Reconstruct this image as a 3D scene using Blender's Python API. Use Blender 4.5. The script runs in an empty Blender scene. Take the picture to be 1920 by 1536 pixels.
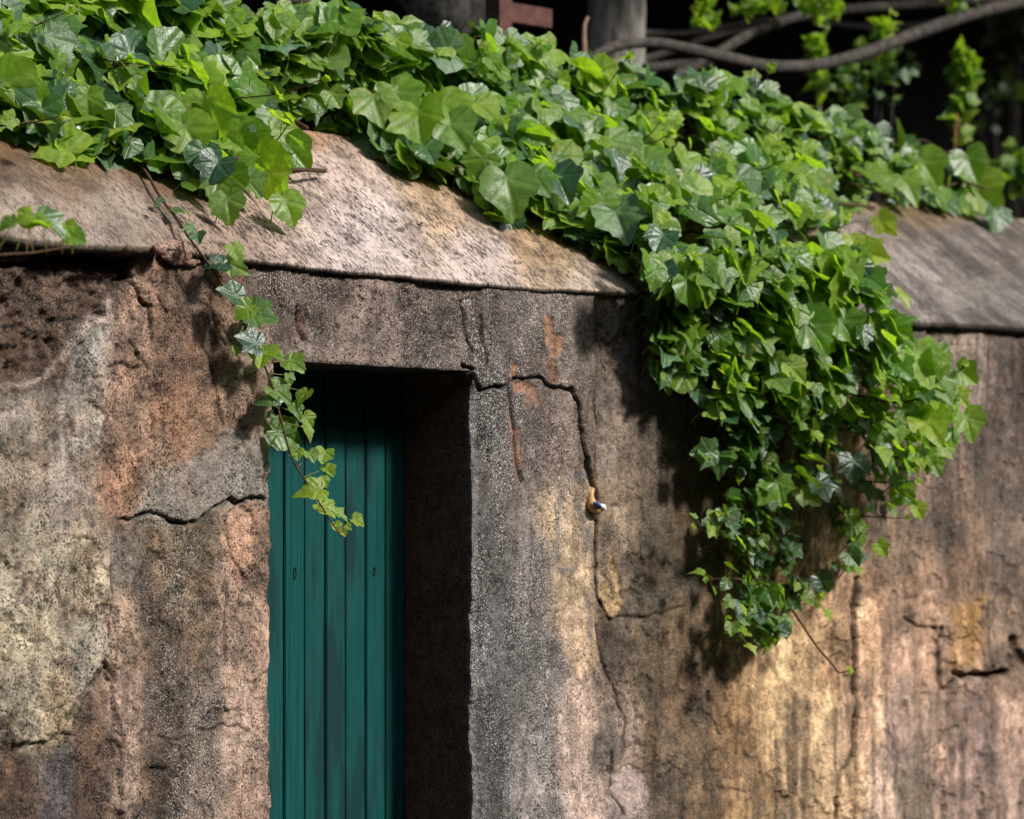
import bpy, math, random
import numpy as np

random.seed(7)
RNG = np.random.default_rng(11)
scene = bpy.context.scene

# ------------------------------------------------------------------ camera
CX, CY, CZ = -7.2, -7.2, 1.6
FPX, YH = 6000.0, 1000.0
S2 = math.sqrt(0.5)
cam = bpy.data.cameras.new("camera")
cam.sensor_width = 36.0
cam.lens = 36.0 * FPX / 1920.0
cam.shift_y = (YH - 768.0) / 1920.0
cam.clip_start = 0.1
cam.clip_end = 500
cam.dof.use_dof = True
cam.dof.focus_distance = 9.55
cam.dof.aperture_fstop = 2.5
camo = bpy.data.objects.new("camera", cam)
scene.collection.objects.link(camo)
camo.location = (CX, CY, CZ)
camo.rotation_euler = (math.radians(90), 0, math.radians(-45))
scene.camera = camo

# ------------------------------------------------------------------ light
SUN = np.array([0.28, -1.0, 0.84])
SUN = SUN / np.linalg.norm(SUN)
sun_el = math.asin(SUN[2])
world = bpy.data.worlds.new("World")
scene.world = world
world.use_nodes = True
wn = world.node_tree
wn.nodes.clear()
sky = wn.nodes.new("ShaderNodeTexSky")
sky.sky_type = 'NISHITA'
sky.sun_disc = False
sky.sun_elevation = sun_el
sky.sun_rotation = math.atan2(SUN[0], SUN[1])
bg = wn.nodes.new("ShaderNodeBackground")
bg.inputs[1].default_value = 0.125
sky.air_density = 0.9
sky.dust_density = 2.5
sky.ozone_density = 0.4
wo = wn.nodes.new("ShaderNodeOutputWorld")
wn.links.new(sky.outputs[0], bg.inputs[0])
wn.links.new(bg.outputs[0], wo.inputs[0])
sl = bpy.data.lights.new("sun", 'SUN')
sl.energy = 3.9
sl.angle = math.radians(8)      # veiled sun: soft-edged shadows
sl.color = (1.0, 0.965, 0.91)
so = bpy.data.objects.new("sun", sl)
scene.collection.objects.link(so)
so.rotation_euler = (math.acos(SUN[2]), 0, math.atan2(SUN[1], SUN[0]) + math.pi / 2)
vs = scene.view_settings
vs.view_transform = 'Standard'
vs.look = 'None'
vs.gamma = 1.0
vs.exposure = 0.25

# ------------------------------------------------------------------ maths helpers
def ray(u, v):
    a = (np.asarray(u, float) - 960.0) / FPX
    b = (YH - np.asarray(v, float)) / FPX
    return np.stack([S2 + S2 * a, S2 - S2 * a, b + 0 * a], -1)

def at_y(u, v, y):
    """world point seen at photo position u, v on the vertical plane y"""
    d = ray(u, v)
    t = (y - CY) / d[..., 1]
    return np.stack([CX + t * d[..., 0], CY + t * d[..., 1], CZ + t * d[..., 2]], -1)

def proj(x, y, z):
    dx, dy, dz = x - CX, y - CY, z - CZ
    dep = S2 * dx + S2 * dy
    return 960 + FPX * (S2 * dx - S2 * dy) / dep, YH - FPX * dz / dep

def lin(c):
    c = np.asarray(c, float) / 255.0
    return np.where(c <= 0.04045, c / 12.92, ((c + 0.055) / 1.055) ** 2.4)

TAB = np.random.default_rng(5).random((512, 512))
def vnoise(x, y, seed=0):
    x = np.asarray(x) + seed * 37.17
    y = np.asarray(y) + seed * 91.73
    xi = np.floor(x).astype(int); yi = np.floor(y).astype(int)
    fx = x - xi; fy = y - yi
    fx = fx * fx * (3 - 2 * fx); fy = fy * fy * (3 - 2 * fy)
    a = TAB[xi % 512, yi % 512]; b = TAB[(xi + 1) % 512, yi % 512]
    c = TAB[xi % 512, (yi + 1) % 512]; d = TAB[(xi + 1) % 512, (yi + 1) % 512]
    return (a * (1 - fx) + b * fx) * (1 - fy) + (c * (1 - fx) + d * fx) * fy

def fbm(x, y, seed=0, oct=4):
    s = 0; a = 1.0; n = 0
    for o in range(oct):
        s = s + a * vnoise(x * 2 ** o, y * 2 ** o, seed + o * 3)
        n += a; a *= 0.55
    return s / n

def smooth(e0, e1, x):
    t = np.clip((x - e0) / (e1 - e0), 0, 1)
    return t * t * (3 - 2 * t)

def seg_dist(poly, u, v, closed=False):
    P = np.asarray(poly, float)
    n = len(P)
    best = np.full(np.shape(u), 1e9)
    for i in range(n if closed else n - 1):
        a = P[i]; b = P[(i + 1) % n]
        d = b - a
        L = (d ** 2).sum() + 1e-9
        t = np.clip(((u - a[0]) * d[0] + (v - a[1]) * d[1]) / L, 0, 1)
        dd = np.hypot(u - a[0] - t * d[0], v - a[1] - t * d[1])
        best = np.minimum(best, dd)
    return best

def inside(poly, u, v):
    P = np.asarray(poly, float)
    r = np.zeros(np.shape(u), bool)
    n = len(P)
    j = n - 1
    for i in range(n):
        xi, yi = P[i]; xj, yj = P[j]
        c = ((yi > v) != (yj > v)) & (u < (xj - xi) * (v - yi) / (yj - yi + 1e-12) + xi)
        r ^= c
        j = i
    return r

def sdist(poly, u, v):
    d = seg_dist(poly, u, v, True)
    return np.where(inside(poly, u, v), -d, d)

# ------------------------------------------------------------------ object helpers
def tag(o, label=None, cat=None, group=None, kind=None):
    if label: o["label"] = label
    if cat: o["category"] = cat
    if group: o["group"] = group
    if kind: o["kind"] = kind
    return o

def empty(name, loc, label, cat, group=None):
    o = bpy.data.objects.new(name, None)
    scene.collection.objects.link(o)
    o.location = loc
    tag(o, label, cat, group)
    return o

def link(name, me, mat, parent=None, smooth_shade=True):
    o = bpy.data.objects.new(name, me)
    scene.collection.objects.link(o)
    if mat is not None:
        me.materials.append(mat)
    if parent is not None:
        o.parent = parent
        if parent.type == 'EMPTY': o.location = tuple(-c for c in parent.location)   # geometry is given in world coordinates
    if smooth_shade:
        me.polygons.foreach_set("use_smooth", [True] * len(me.polygons))
    return o

def np_mesh(name, V, F):
    """V (n,3) float, F (m,k) int, k = 3 or 4"""
    me = bpy.data.meshes.new(name)
    V = np.ascontiguousarray(V, np.float32); F = np.ascontiguousarray(F, np.int32)
    m, k = F.shape
    me.vertices.add(len(V)); me.vertices.foreach_set("co", V.ravel())
    me.loops.add(m * k); me.loops.foreach_set("vertex_index", F.ravel())
    me.polygons.add(m)
    me.polygons.foreach_set("loop_start", np.arange(0, m * k, k, dtype=np.int32))
    me.update(calc_edges=True)
    return me

def set_col(me, C, name="col"):
    a = me.attributes.new(name, 'FLOAT_COLOR', 'POINT')
    C = np.concatenate([C, np.ones((len(C), 1))], 1).astype(np.float32)
    a.data.foreach_set("color", C.ravel())

def set_vec(me, C, name):
    a = me.attributes.new(name, 'FLOAT_VECTOR', 'POINT')
    a.data.foreach_set("vector", np.ascontiguousarray(C, np.float32).ravel())

class Geo:
    """collects quads / tubes that become ONE mesh"""
    def __init__(s): s.V = []; s.F = []; s.n = 0
    def add(s, V, F):
        V = np.asarray(V, float); F = np.asarray(F, int)
        s.V.append(V); s.F.append(F + s.n); s.n += len(V)
    def tube(s, pts, rad, sides=6, caps=True):
        P = np.asarray(pts, float)
        n = len(P)
        r = np.ones(n) * rad if np.isscalar(rad) else np.asarray(rad, float)
        T = np.gradient(P, axis=0)
        T /= np.linalg.norm(T, axis=1)[:, None] + 1e-12
        ref = np.array([0.31, 0.17, 0.93])
        A = np.cross(T, ref); A /= np.linalg.norm(A, axis=1)[:, None] + 1e-9
        B = np.cross(T, A)
        an = np.linspace(0, 2 * np.pi, sides, endpoint=False)
        V = (P[:, None] + r[:, None, None] * (A[:, None] * np.cos(an)[None, :, None] + B[:, None] * np.sin(an)[None, :, None])).reshape(-1, 3)
        i = np.arange(n - 1)[:, None] * sides; j = np.arange(sides)[None]
        F = np.stack([i + j, i + (j + 1) % sides, i + sides + (j + 1) % sides, i + sides + j], -1).reshape(-1, 4)
        if caps:
            V = np.concatenate([V, P[:1], P[-1:]])
            c0, c1 = n * sides, n * sides + 1
            jj = np.arange(sides)
            f0 = np.stack([(jj + 1) % sides, jj, np.full(sides, c0), np.full(sides, c0)], -1)
            f1 = np.stack([(n - 1) * sides + jj, (n - 1) * sides + (jj + 1) % sides, np.full(sides, c1), np.full(sides, c1)], -1)
            s.tri = getattr(s, 'tri', [])
            s.tri.append(np.concatenate([f0, f1])[:, :3] + s.n)
        s.add(V, F)
    def box(s, a, b):
        x0, y0, z0 = a; x1, y1, z1 = b
        V = [(x, y, z) for z in (z0, z1) for y in (y0, y1) for x in (x0, x1)]
        F = [(0, 2, 3, 1), (4, 5, 7, 6), (0, 1, 5, 4), (2, 6, 7, 3), (0, 4, 6, 2), (1, 3, 7, 5)]
        s.add(V, F)
    def mesh(s, name):
        V = np.concatenate(s.V)
        quads = np.concatenate(s.F).tolist()
        tris = np.concatenate(s.tri).tolist() if getattr(s, 'tri', None) else []
        me = bpy.data.meshes.new(name)
        me.from_pydata(V.tolist(), [], quads + tris)
        me.update()
        return me

def spline(pts, n=24):
    """Catmull-Rom through 2-D or 3-D points"""
    P = np.asarray(pts, float)
    if len(P) < 3:
        t = np.linspace(0, 1, n)[:, None]
        return P[0] * (1 - t) + P[-1] * t
    P = np.vstack([2 * P[0] - P[1], P, 2 * P[-1] - P[-2]])
    m = len(P) - 3
    out = []
    for q in np.linspace(0, m - 1e-6, n):
        i = int(q); t = q - i
        a, b, c, d = P[i:i + 4]
        out.append(0.5 * ((2 * b) + (-a + c) * t + (2 * a - 5 * b + 4 * c - d) * t * t + (-a + 3 * b - 3 * c + d) * t ** 3))
    return np.array(out)

# ------------------------------------------------------------------ material helpers
class NT:
    def __init__(s, name):
        s.m = bpy.data.materials.new(name); s.m.use_nodes = True
        s.t = s.m.node_tree; s.t.nodes.clear()
        s.out = s.n('ShaderNodeOutputMaterial')
    def n(s, typ, **kw):
        nd = s.t.nodes.new(typ)
        for k, v in kw.items(): setattr(nd, k, v)
        return nd
    def l(s, a, b): s.t.links.new(a, b)
    def val(s, sock, v):
        if hasattr(v, 'is_output') or isinstance(v, bpy.types.NodeSocket): s.l(v, sock)
        else: sock.default_value = v
    def math(s, op, a, b=0.0, c=0.0, clamp=False):
        nd = s.n('ShaderNodeMath', operation=op, use_clamp=clamp)
        s.val(nd.inputs[0], a); s.val(nd.inputs[1], b); s.val(nd.inputs[2], c)
        return nd.outputs[0]
    def ramp(s, x, e0, e1, a=0.0, b=1.0):
        nd = s.n('ShaderNodeMapRange', interpolation_type='SMOOTHSTEP')
        s.val(nd.inputs[0], x); s.val(nd.inputs[1], e0); s.val(nd.inputs[2], e1); s.val(nd.inputs[3], a); s.val(nd.inputs[4], b)
        return nd.outputs[0]
    def mix(s, f, a, b, mode='MIX'):
        nd = s.n('ShaderNodeMix', data_type='RGBA', blend_type=mode)
        s.val(nd.inputs[0], f)
        for i, v in ((6, a), (7, b)):
            s.val(nd.inputs[i], v if not isinstance(v, (tuple, list)) or len(v) == 4 else (*v, 1))
        return nd.outputs[2]
    def noise(s, vec, scale, detail=3, rough=0.55, dist=0.0):
        nd = s.n('ShaderNodeTexNoise')
        s.l(vec, nd.inputs['Vector']); nd.inputs['Scale'].default_value = scale
        nd.inputs['Detail'].default_value = detail; nd.inputs['Roughness'].default_value = rough
        nd.inputs['Distortion'].default_value = dist
        return nd.outputs[0]
    def mapv(s, vec, sc):
        nd = s.n('ShaderNodeMapping'); s.l(vec, nd.inputs[0]); nd.inputs['Scale'].default_value = sc
        return nd.outputs[0]
    def attr(s, name):
        return s.n('ShaderNodeAttribute', attribute_name=name)
    def bump(s, h, strength, dist, prev=None):
        nd = s.n('ShaderNodeBump'); nd.inputs['Strength'].default_value = strength; nd.inputs['Distance'].default_value = dist
        s.l(h, nd.inputs['Height'])
        if prev is not None: s.l(prev, nd.inputs['Normal'])
        return nd.outputs[0]
    def bsdf(s, col, rough, normal=None, spec=0.3):
        b = s.n('ShaderNodeBsdfPrincipled')
        s.val(b.inputs['Base Color'], col if not isinstance(col, (tuple, list)) or len(col) == 4 else (*col, 1))
        s.val(b.inputs['Roughness'], rough)
        b.inputs['Specular IOR Level'].default_value = spec
        if normal is not None: s.l(normal, b.inputs['Normal'])
        return b.outputs[0]
    def done(s, sh):
        s.l(sh, s.out.inputs[0]); return s.m

def mat_wall():
    t = NT("old_render")
    tc = t.n('ShaderNodeTexCoord').outputs['Object']
    c = t.attr("col").outputs['Color']
    sp = t.n('ShaderNodeSeparateXYZ'); t.l(t.attr("par").outputs['Vector'], sp.inputs[0])
    lightspk, darkspk = sp.outputs[0], sp.outputs[1]
    st = t.mapv(tc, (1, 1, 0.8))
    n1 = t.noise(st, 34, 5, 0.65)
    n2 = t.noise(st, 170, 3, 0.6)
    n3 = t.noise(tc, 250, 2, 0.5)
    n4 = t.noise(tc, 26, 4, 0.65)
    k = t.math('ADD', t.ramp(n1, 0.28, 0.72, 0.62, 1.34), t.ramp(n2, 0.34, 0.66, -0.30, 0.30))
    col = t.mix(1.0, c, k, 'MULTIPLY')
    # dirty pits of the rough cast, the shade their bumps lack painted in
    pit = t.math('MULTIPLY', t.ramp(t.math('ADD', n2, t.math('MULTIPLY', t.math('SUBTRACT', n4, 0.5), 0.35)), 0.37, 0.43, 1.0, 0.0), darkspk)
    col = t.mix(t.math('MULTIPLY', pit, 0.85), col, (0.012, 0.009, 0.007))
    # pale grains of the sand
    gr = t.math('MULTIPLY', t.ramp(n3, 0.585, 0.63), lightspk)
    col = t.mix(t.math('MULTIPLY', gr, 0.9), col, (0.78, 0.72, 0.68))
    h = t.math('ADD', t.math('MULTIPLY', n2, 0.55), t.math('MULTIPLY', n3, 0.3))
    h = t.math('SUBTRACT', h, t.math('MULTIPLY', pit, 0.35))
    nb = t.bump(n1, 0.7, 0.012)
    nb = t.bump(h, 1.0, 0.0075, nb)
    return t.done(t.bsdf(col, 0.92, nb, 0.2))

def mat_coping():
    t = NT("coping_stone")
    c = t.attr("col").outputs['Color']
    uv = t.attr("slope").outputs['Vector']      # x along the wall, y up the slope, metres
    tc = t.n('ShaderNodeTexCoord').outputs['Object']
    par = t.n('ShaderNodeSeparateXYZ'); t.l(t.attr("par").outputs['Vector'], par.inputs[0])
    rot = t.n('ShaderNodeMapping'); t.l(uv, rot.inputs[0])
    rot.inputs['Rotation'].default_value = (0, 0, math.radians(-6)); rot.inputs['Scale'].default_value = (1, 0.24, 1)
    s1 = t.noise(rot.outputs[0], 105, 3, 0.6)
    rot2 = t.n('ShaderNodeMapping'); t.l(uv, rot2.inputs[0]); rot2.inputs['Scale'].default_value = (1, 0.22, 1)
    s2 = t.noise(rot2.outputs[0], 30, 4, 0.65)
    n2 = t.noise(tc, 190, 3, 0.6)
    n3 = t.noise(tc, 12, 4, 0.6)
    m = t.math('ADD', t.math('MULTIPLY', s1, 0.72), t.math('MULTIPLY', s2, 0.28))
    s3 = t.noise(rot.outputs[0], 210, 2, 0.5)
    m = t.math('ADD', t.math('MULTIPLY', m, 0.74), t.math('MULTIPLY', s3, 0.26))
    m = t.math('ADD', m, t.math('MULTIPLY', t.math('SUBTRACT', n3, 0.5), 0.24))
    dk = t.math('MULTIPLY', t.ramp(m, 0.455, 0.49, 1.0, 0.0), par.outputs[0])
    k = t.math('ADD', t.ramp(n3, 0.3, 0.7, 0.84, 1.1), t.ramp(n2, 0.3, 0.7, -0.2, 0.2))
    col = t.mix(1.0, c, k, 'MULTIPLY')
    col = t.mix(t.math('MULTIPLY', dk, 0.86), col, (0.050, 0.038, 0.032))
    h = t.math('SUBTRACT', t.math('MULTIPLY', n2, 0.5), t.math('MULTIPLY', dk, 0.35))
    nb = t.bump(n3, 0.5, 0.02)
    nb = t.bump(h, 0.9, 0.006, nb)
    return t.done(t.bsdf(col, 0.9, nb, 0.2))

def mat_leaf(name, rough=0.33, trans=0.42):
    t = NT(name)
    tone = t.n('ShaderNodeSeparateXYZ'); t.l(t.attr("tone").outputs['Vector'], tone.inputs[0])
    age_shade, rnd, youth = tone.outputs
    luv = t.n('ShaderNodeSeparateXYZ'); t.l(t.attr("leafuv").outputs['Vector'], luv.inputs[0])
    x, y, sd = luv.outputs
    ang = t.math('DIVIDE', t.math('ARCTAN2', x, y), math.radians(52))
    r = t.math('SQRT', t.math('ADD', t.math('MULTIPLY', x, x), t.math('MULTIPLY', y, y)))
    dv = t.math('ABSOLUTE', t.math('SUBTRACT', ang, t.math('ROUND', ang)))
    dist = t.math('MULTIPLY', dv, r)
    vein = t.ramp(dist, 0.006, 0.022, 1.0, 0.0)
    # side veins: herring-bone between the main ones
    hb = t.math('SUBTRACT', t.math('MULTIPLY', r, 7.0), t.math('MULTIPLY', dv, 5.0))
    hb = t.math('ABSOLUTE', t.math('SUBTRACT', hb, t.math('ROUND', hb)))
    side = t.math('MULTIPLY', t.ramp(hb, 0.02, 0.07, 1.0, 0.0), 0.25)
    vv = t.math('MAXIMUM', vein, side)
    cv = t.n('ShaderNodeCombineXYZ'); t.l(x, cv.inputs[0]); t.l(y, cv.inputs[1]); t.l(t.math('MULTIPLY', rnd, 37.0), cv.inputs[2])
    pk = t.noise(cv.outputs[0], 5.0, 3, 0.5)
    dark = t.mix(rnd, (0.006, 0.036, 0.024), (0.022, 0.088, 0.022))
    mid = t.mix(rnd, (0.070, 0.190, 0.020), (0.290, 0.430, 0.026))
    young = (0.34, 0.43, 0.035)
    base = t.mix(age_shade, mid, dark)
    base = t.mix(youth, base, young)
    base = t.mix(1.0, base, t.ramp(pk, 0.3, 0.7, 0.76, 1.18), 'MULTIPLY')
    old = t.math('MULTIPLY', t.ramp(pk, 0.56, 0.66), t.ramp(t.math('FRACT', t.math('MULTIPLY', rnd, 7.3)), 0.86, 0.9))
    base = t.mix(t.math('MULTIPLY', old, 0.8), base, (0.30, 0.20, 0.05))
    veincol = t.mix(0.5, base, (0.20, 0.32, 0.08))
    col = t.mix(t.math('MULTIPLY', vv, 0.55), base, veincol)
    pucker = t.math('ADD', t.math('MULTIPLY', t.ramp(dist, 0.0, 0.12), 0.8), t.math('MULTIPLY', pk, 1.3))
    pucker = t.math('ADD', pucker, t.math('MULTIPLY', t.ramp(hb, 0.0, 0.35), 0.07))
    nb = t.bump(pucker, 0.32, 0.010)
    nf = t.noise(cv.outputs[0], 60, 2, 0.5)
    nb = t.bump(nf, 0.12, 0.002, nb)
    pr = t.bsdf(col, t.ramp(rnd, 0, 1, rough - 0.03, rough + 0.14), nb, 0.8)
    tr = t.n('ShaderNodeBsdfTranslucent')
    tcol = t.mix(1.0, t.mix(0.6, base, (0.24, 0.42, 0.015)), (2.1, 2.1, 1.4), 'MULTIPLY')
    t.l(tcol, tr.inputs[0]); t.l(nb, tr.inputs[1])
    ms = t.n('ShaderNodeMixShader')
    t.l(t.ramp(age_shade, 0, 1, trans, trans * 0.2), ms.inputs[0])
    t.l(pr, ms.inputs[1]); t.l(tr.outputs[0], ms.inputs[2])
    return t.done(ms.outputs[0])

def mat_simple(name, a, b, scale=30, rough=0.7, bump=0.4, stretch=(1, 1, 1), bd=0.01, spec=0.3):
    t = NT(name)
    tc = t.mapv(t.n('ShaderNodeTexCoord').outputs['Object'], stretch)
    n = t.noise(tc, scale, 5, 0.6)
    col = t.mix(t.ramp(n, 0.3, 0.7), a, b)
    return t.done(t.bsdf(col, rough, t.bump(n, bump, bd), spec))

def mat_door():
    t = NT("teal_paint")
    tc = t.n('ShaderNodeTexCoord').outputs['Object']
    g = t.noise(t.mapv(tc, (60, 60, 1.6)), 2.2, 5, 0.65)
    g2 = t.noise(t.mapv(tc, (10, 10, 1.2)), 1.5, 3, 0.5)
    f = t.noise(tc, 150, 3, 0.6)
    col = t.mix(t.ramp(g, 0.3, 0.7), (0.0015, 0.044, 0.041), (0.0045, 0.080, 0.074))
    col = t.mix(t.ramp(g2, 0.35, 0.75), col, (0.007, 0.064, 0.068))
    col = t.mix(t.math('MULTIPLY', t.ramp(g2, 0.48, 0.62), 0.8), col, (0.003, 0.026, 0.025))
    col = t.mix(t.ramp(f, 0.70, 0.76), col, (0.10, 0.25, 0.22))
    col = t.mix(t.math('MULTIPLY', t.ramp(f, 0.24, 0.32, 1, 0), 0.7), col, (0.01, 0.03, 0.03))
    nb = t.bump(g, 0.35, 0.004)
    nb = t.bump(f, 0.25, 0.002, nb)
    return t.done(t.bsdf(col, t.ramp(g2, 0.3, 0.7, 0.5, 0.65), nb, 0.2))

M = {}
M['wall'] = mat_wall()
M['coping'] = mat_coping()
M['leaf'] = mat_leaf("ivy_leaf", 0.40, 0.5)
M['bgleaf'] = mat_leaf("garden_leaf", 0.5, 0.4)
M['door'] = mat_door()
M['stem'] = mat_simple("ivy_stem_bark", (0.045, 0.020, 0.012), (0.10, 0.055, 0.030), 80, 0.7)
M['petiole'] = mat_simple("ivy_petiole", (0.16, 0.20, 0.035), (0.16, 0.09, 0.03), 14, 0.55, 0.1)
M['bark'] = mat_simple("grey_bark", (0.06, 0.055, 0.05), (0.40, 0.37, 0.34), 9, 0.85, 0.8, (3, 3, 0.6), 0.03)
M['limb'] = mat_simple("limb_bark", (0.022, 0.018, 0.015), (0.080, 0.068, 0.060), 26, 0.8, 0.7, (1, 1, 1), 0.012)
M['redstem'] = mat_simple("red_stem", (0.20, 0.07, 0.03), (0.34, 0.15, 0.06), 40, 0.7)
M['dark_board'] = mat_simple("shade_black_board", (0.0015, 0.0013, 0.0013), (0.004, 0.0035, 0.0035), 12, 0.8, 0.3, (1, 1, 0.1))  # near-black colour stands in for the garden's deep shade
M['terracotta'] = mat_simple("terracotta_plaster", (0.07, 0.030, 0.025), (0.13, 0.058, 0.048), 16, 0.85, 0.4)
M['soil'] = mat_simple("soil", (0.035, 0.028, 0.020), (0.09, 0.07, 0.05), 5, 0.95, 0.8)
M['paving'] = mat_simple("street_paving", (0.040, 0.036, 0.032), (0.075, 0.066, 0.056), 3, 0.9, 0.4)
M['hole'] = mat_simple("dark_hole", (0.004, 0.004, 0.004), (0.01, 0.01, 0.01), 40, 0.9, 0.1)

# ------------------------------------------------------------------ the wall, its coping and its door
EAVE_Y, RIDGE_Y, KS = -0.024, 0.66, 0.76
eave_px = [(-900, 355), (-200, 415), (0, 436), (130, 454), (290, 463), (420, 484), (640, 505), (840, 523), (1040, 540), (1220, 551),
           (1440, 573), (1640, 596), (1780, 604), (1920, 613), (2200, 634), (2800, 680)]
_e = np.array([at_y(u, v, EAVE_Y) for u, v in eave_px])
def ze(x):
    x = np.asarray(x, float)
    r = np.interp(x, _e[:, 0], _e[:, 2])
    return r
def zc(x, y):
    return ze(x) + KS * (np.minimum(y, RIDGE_Y) - EAVE_Y)

U_L, U_R = 509.0, 888.0
XL, XR = at_y(U_L, 900, 0)[0], at_y(U_R, 900, 0)[0]
Z_LIN = at_y(700, 686, 0)[2]
DOOR_Y = 0.31

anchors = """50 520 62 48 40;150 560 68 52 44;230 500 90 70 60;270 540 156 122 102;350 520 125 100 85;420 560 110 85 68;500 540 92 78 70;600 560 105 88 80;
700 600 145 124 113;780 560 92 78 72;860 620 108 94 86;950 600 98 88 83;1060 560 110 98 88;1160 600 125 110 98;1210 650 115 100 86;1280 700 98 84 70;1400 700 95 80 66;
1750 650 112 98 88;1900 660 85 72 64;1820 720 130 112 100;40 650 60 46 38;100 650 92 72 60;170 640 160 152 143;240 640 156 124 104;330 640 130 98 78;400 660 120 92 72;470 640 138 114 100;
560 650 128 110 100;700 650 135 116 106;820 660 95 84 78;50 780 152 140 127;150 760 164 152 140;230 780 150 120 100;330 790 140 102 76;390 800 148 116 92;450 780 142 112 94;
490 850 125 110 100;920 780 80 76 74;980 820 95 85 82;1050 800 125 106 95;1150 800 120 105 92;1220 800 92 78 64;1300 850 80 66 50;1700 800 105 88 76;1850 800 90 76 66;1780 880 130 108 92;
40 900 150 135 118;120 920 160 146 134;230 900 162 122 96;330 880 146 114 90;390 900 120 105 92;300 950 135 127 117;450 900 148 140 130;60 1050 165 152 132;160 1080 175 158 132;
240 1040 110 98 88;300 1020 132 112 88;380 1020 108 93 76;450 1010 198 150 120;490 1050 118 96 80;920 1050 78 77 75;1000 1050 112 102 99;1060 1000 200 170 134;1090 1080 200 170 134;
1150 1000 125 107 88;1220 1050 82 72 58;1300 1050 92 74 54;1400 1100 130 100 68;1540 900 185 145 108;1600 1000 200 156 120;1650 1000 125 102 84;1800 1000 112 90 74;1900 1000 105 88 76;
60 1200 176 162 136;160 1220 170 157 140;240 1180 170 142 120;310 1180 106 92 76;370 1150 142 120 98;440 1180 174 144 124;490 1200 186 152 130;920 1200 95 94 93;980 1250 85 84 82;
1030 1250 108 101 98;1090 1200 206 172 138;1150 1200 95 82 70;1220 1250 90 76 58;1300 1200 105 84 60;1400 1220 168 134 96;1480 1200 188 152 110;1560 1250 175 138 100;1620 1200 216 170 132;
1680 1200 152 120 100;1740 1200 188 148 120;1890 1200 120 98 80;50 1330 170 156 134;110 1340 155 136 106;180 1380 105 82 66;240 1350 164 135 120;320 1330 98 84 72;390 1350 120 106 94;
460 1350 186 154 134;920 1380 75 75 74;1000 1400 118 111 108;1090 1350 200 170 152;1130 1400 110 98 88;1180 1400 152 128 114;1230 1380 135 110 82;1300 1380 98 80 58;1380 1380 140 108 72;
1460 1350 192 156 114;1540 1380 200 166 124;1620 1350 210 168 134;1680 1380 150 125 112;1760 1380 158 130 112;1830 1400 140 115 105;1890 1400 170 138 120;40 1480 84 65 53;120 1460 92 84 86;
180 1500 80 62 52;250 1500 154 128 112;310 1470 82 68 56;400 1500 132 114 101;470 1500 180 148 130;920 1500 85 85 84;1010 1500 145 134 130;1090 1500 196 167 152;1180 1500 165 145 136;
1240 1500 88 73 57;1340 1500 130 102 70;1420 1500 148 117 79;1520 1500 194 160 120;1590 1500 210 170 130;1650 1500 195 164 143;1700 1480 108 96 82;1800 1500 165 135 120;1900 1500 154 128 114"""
ANC = np.array([[float(q) for q in a.split()] for a in anchors.replace("\n", "").split(";")])

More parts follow.
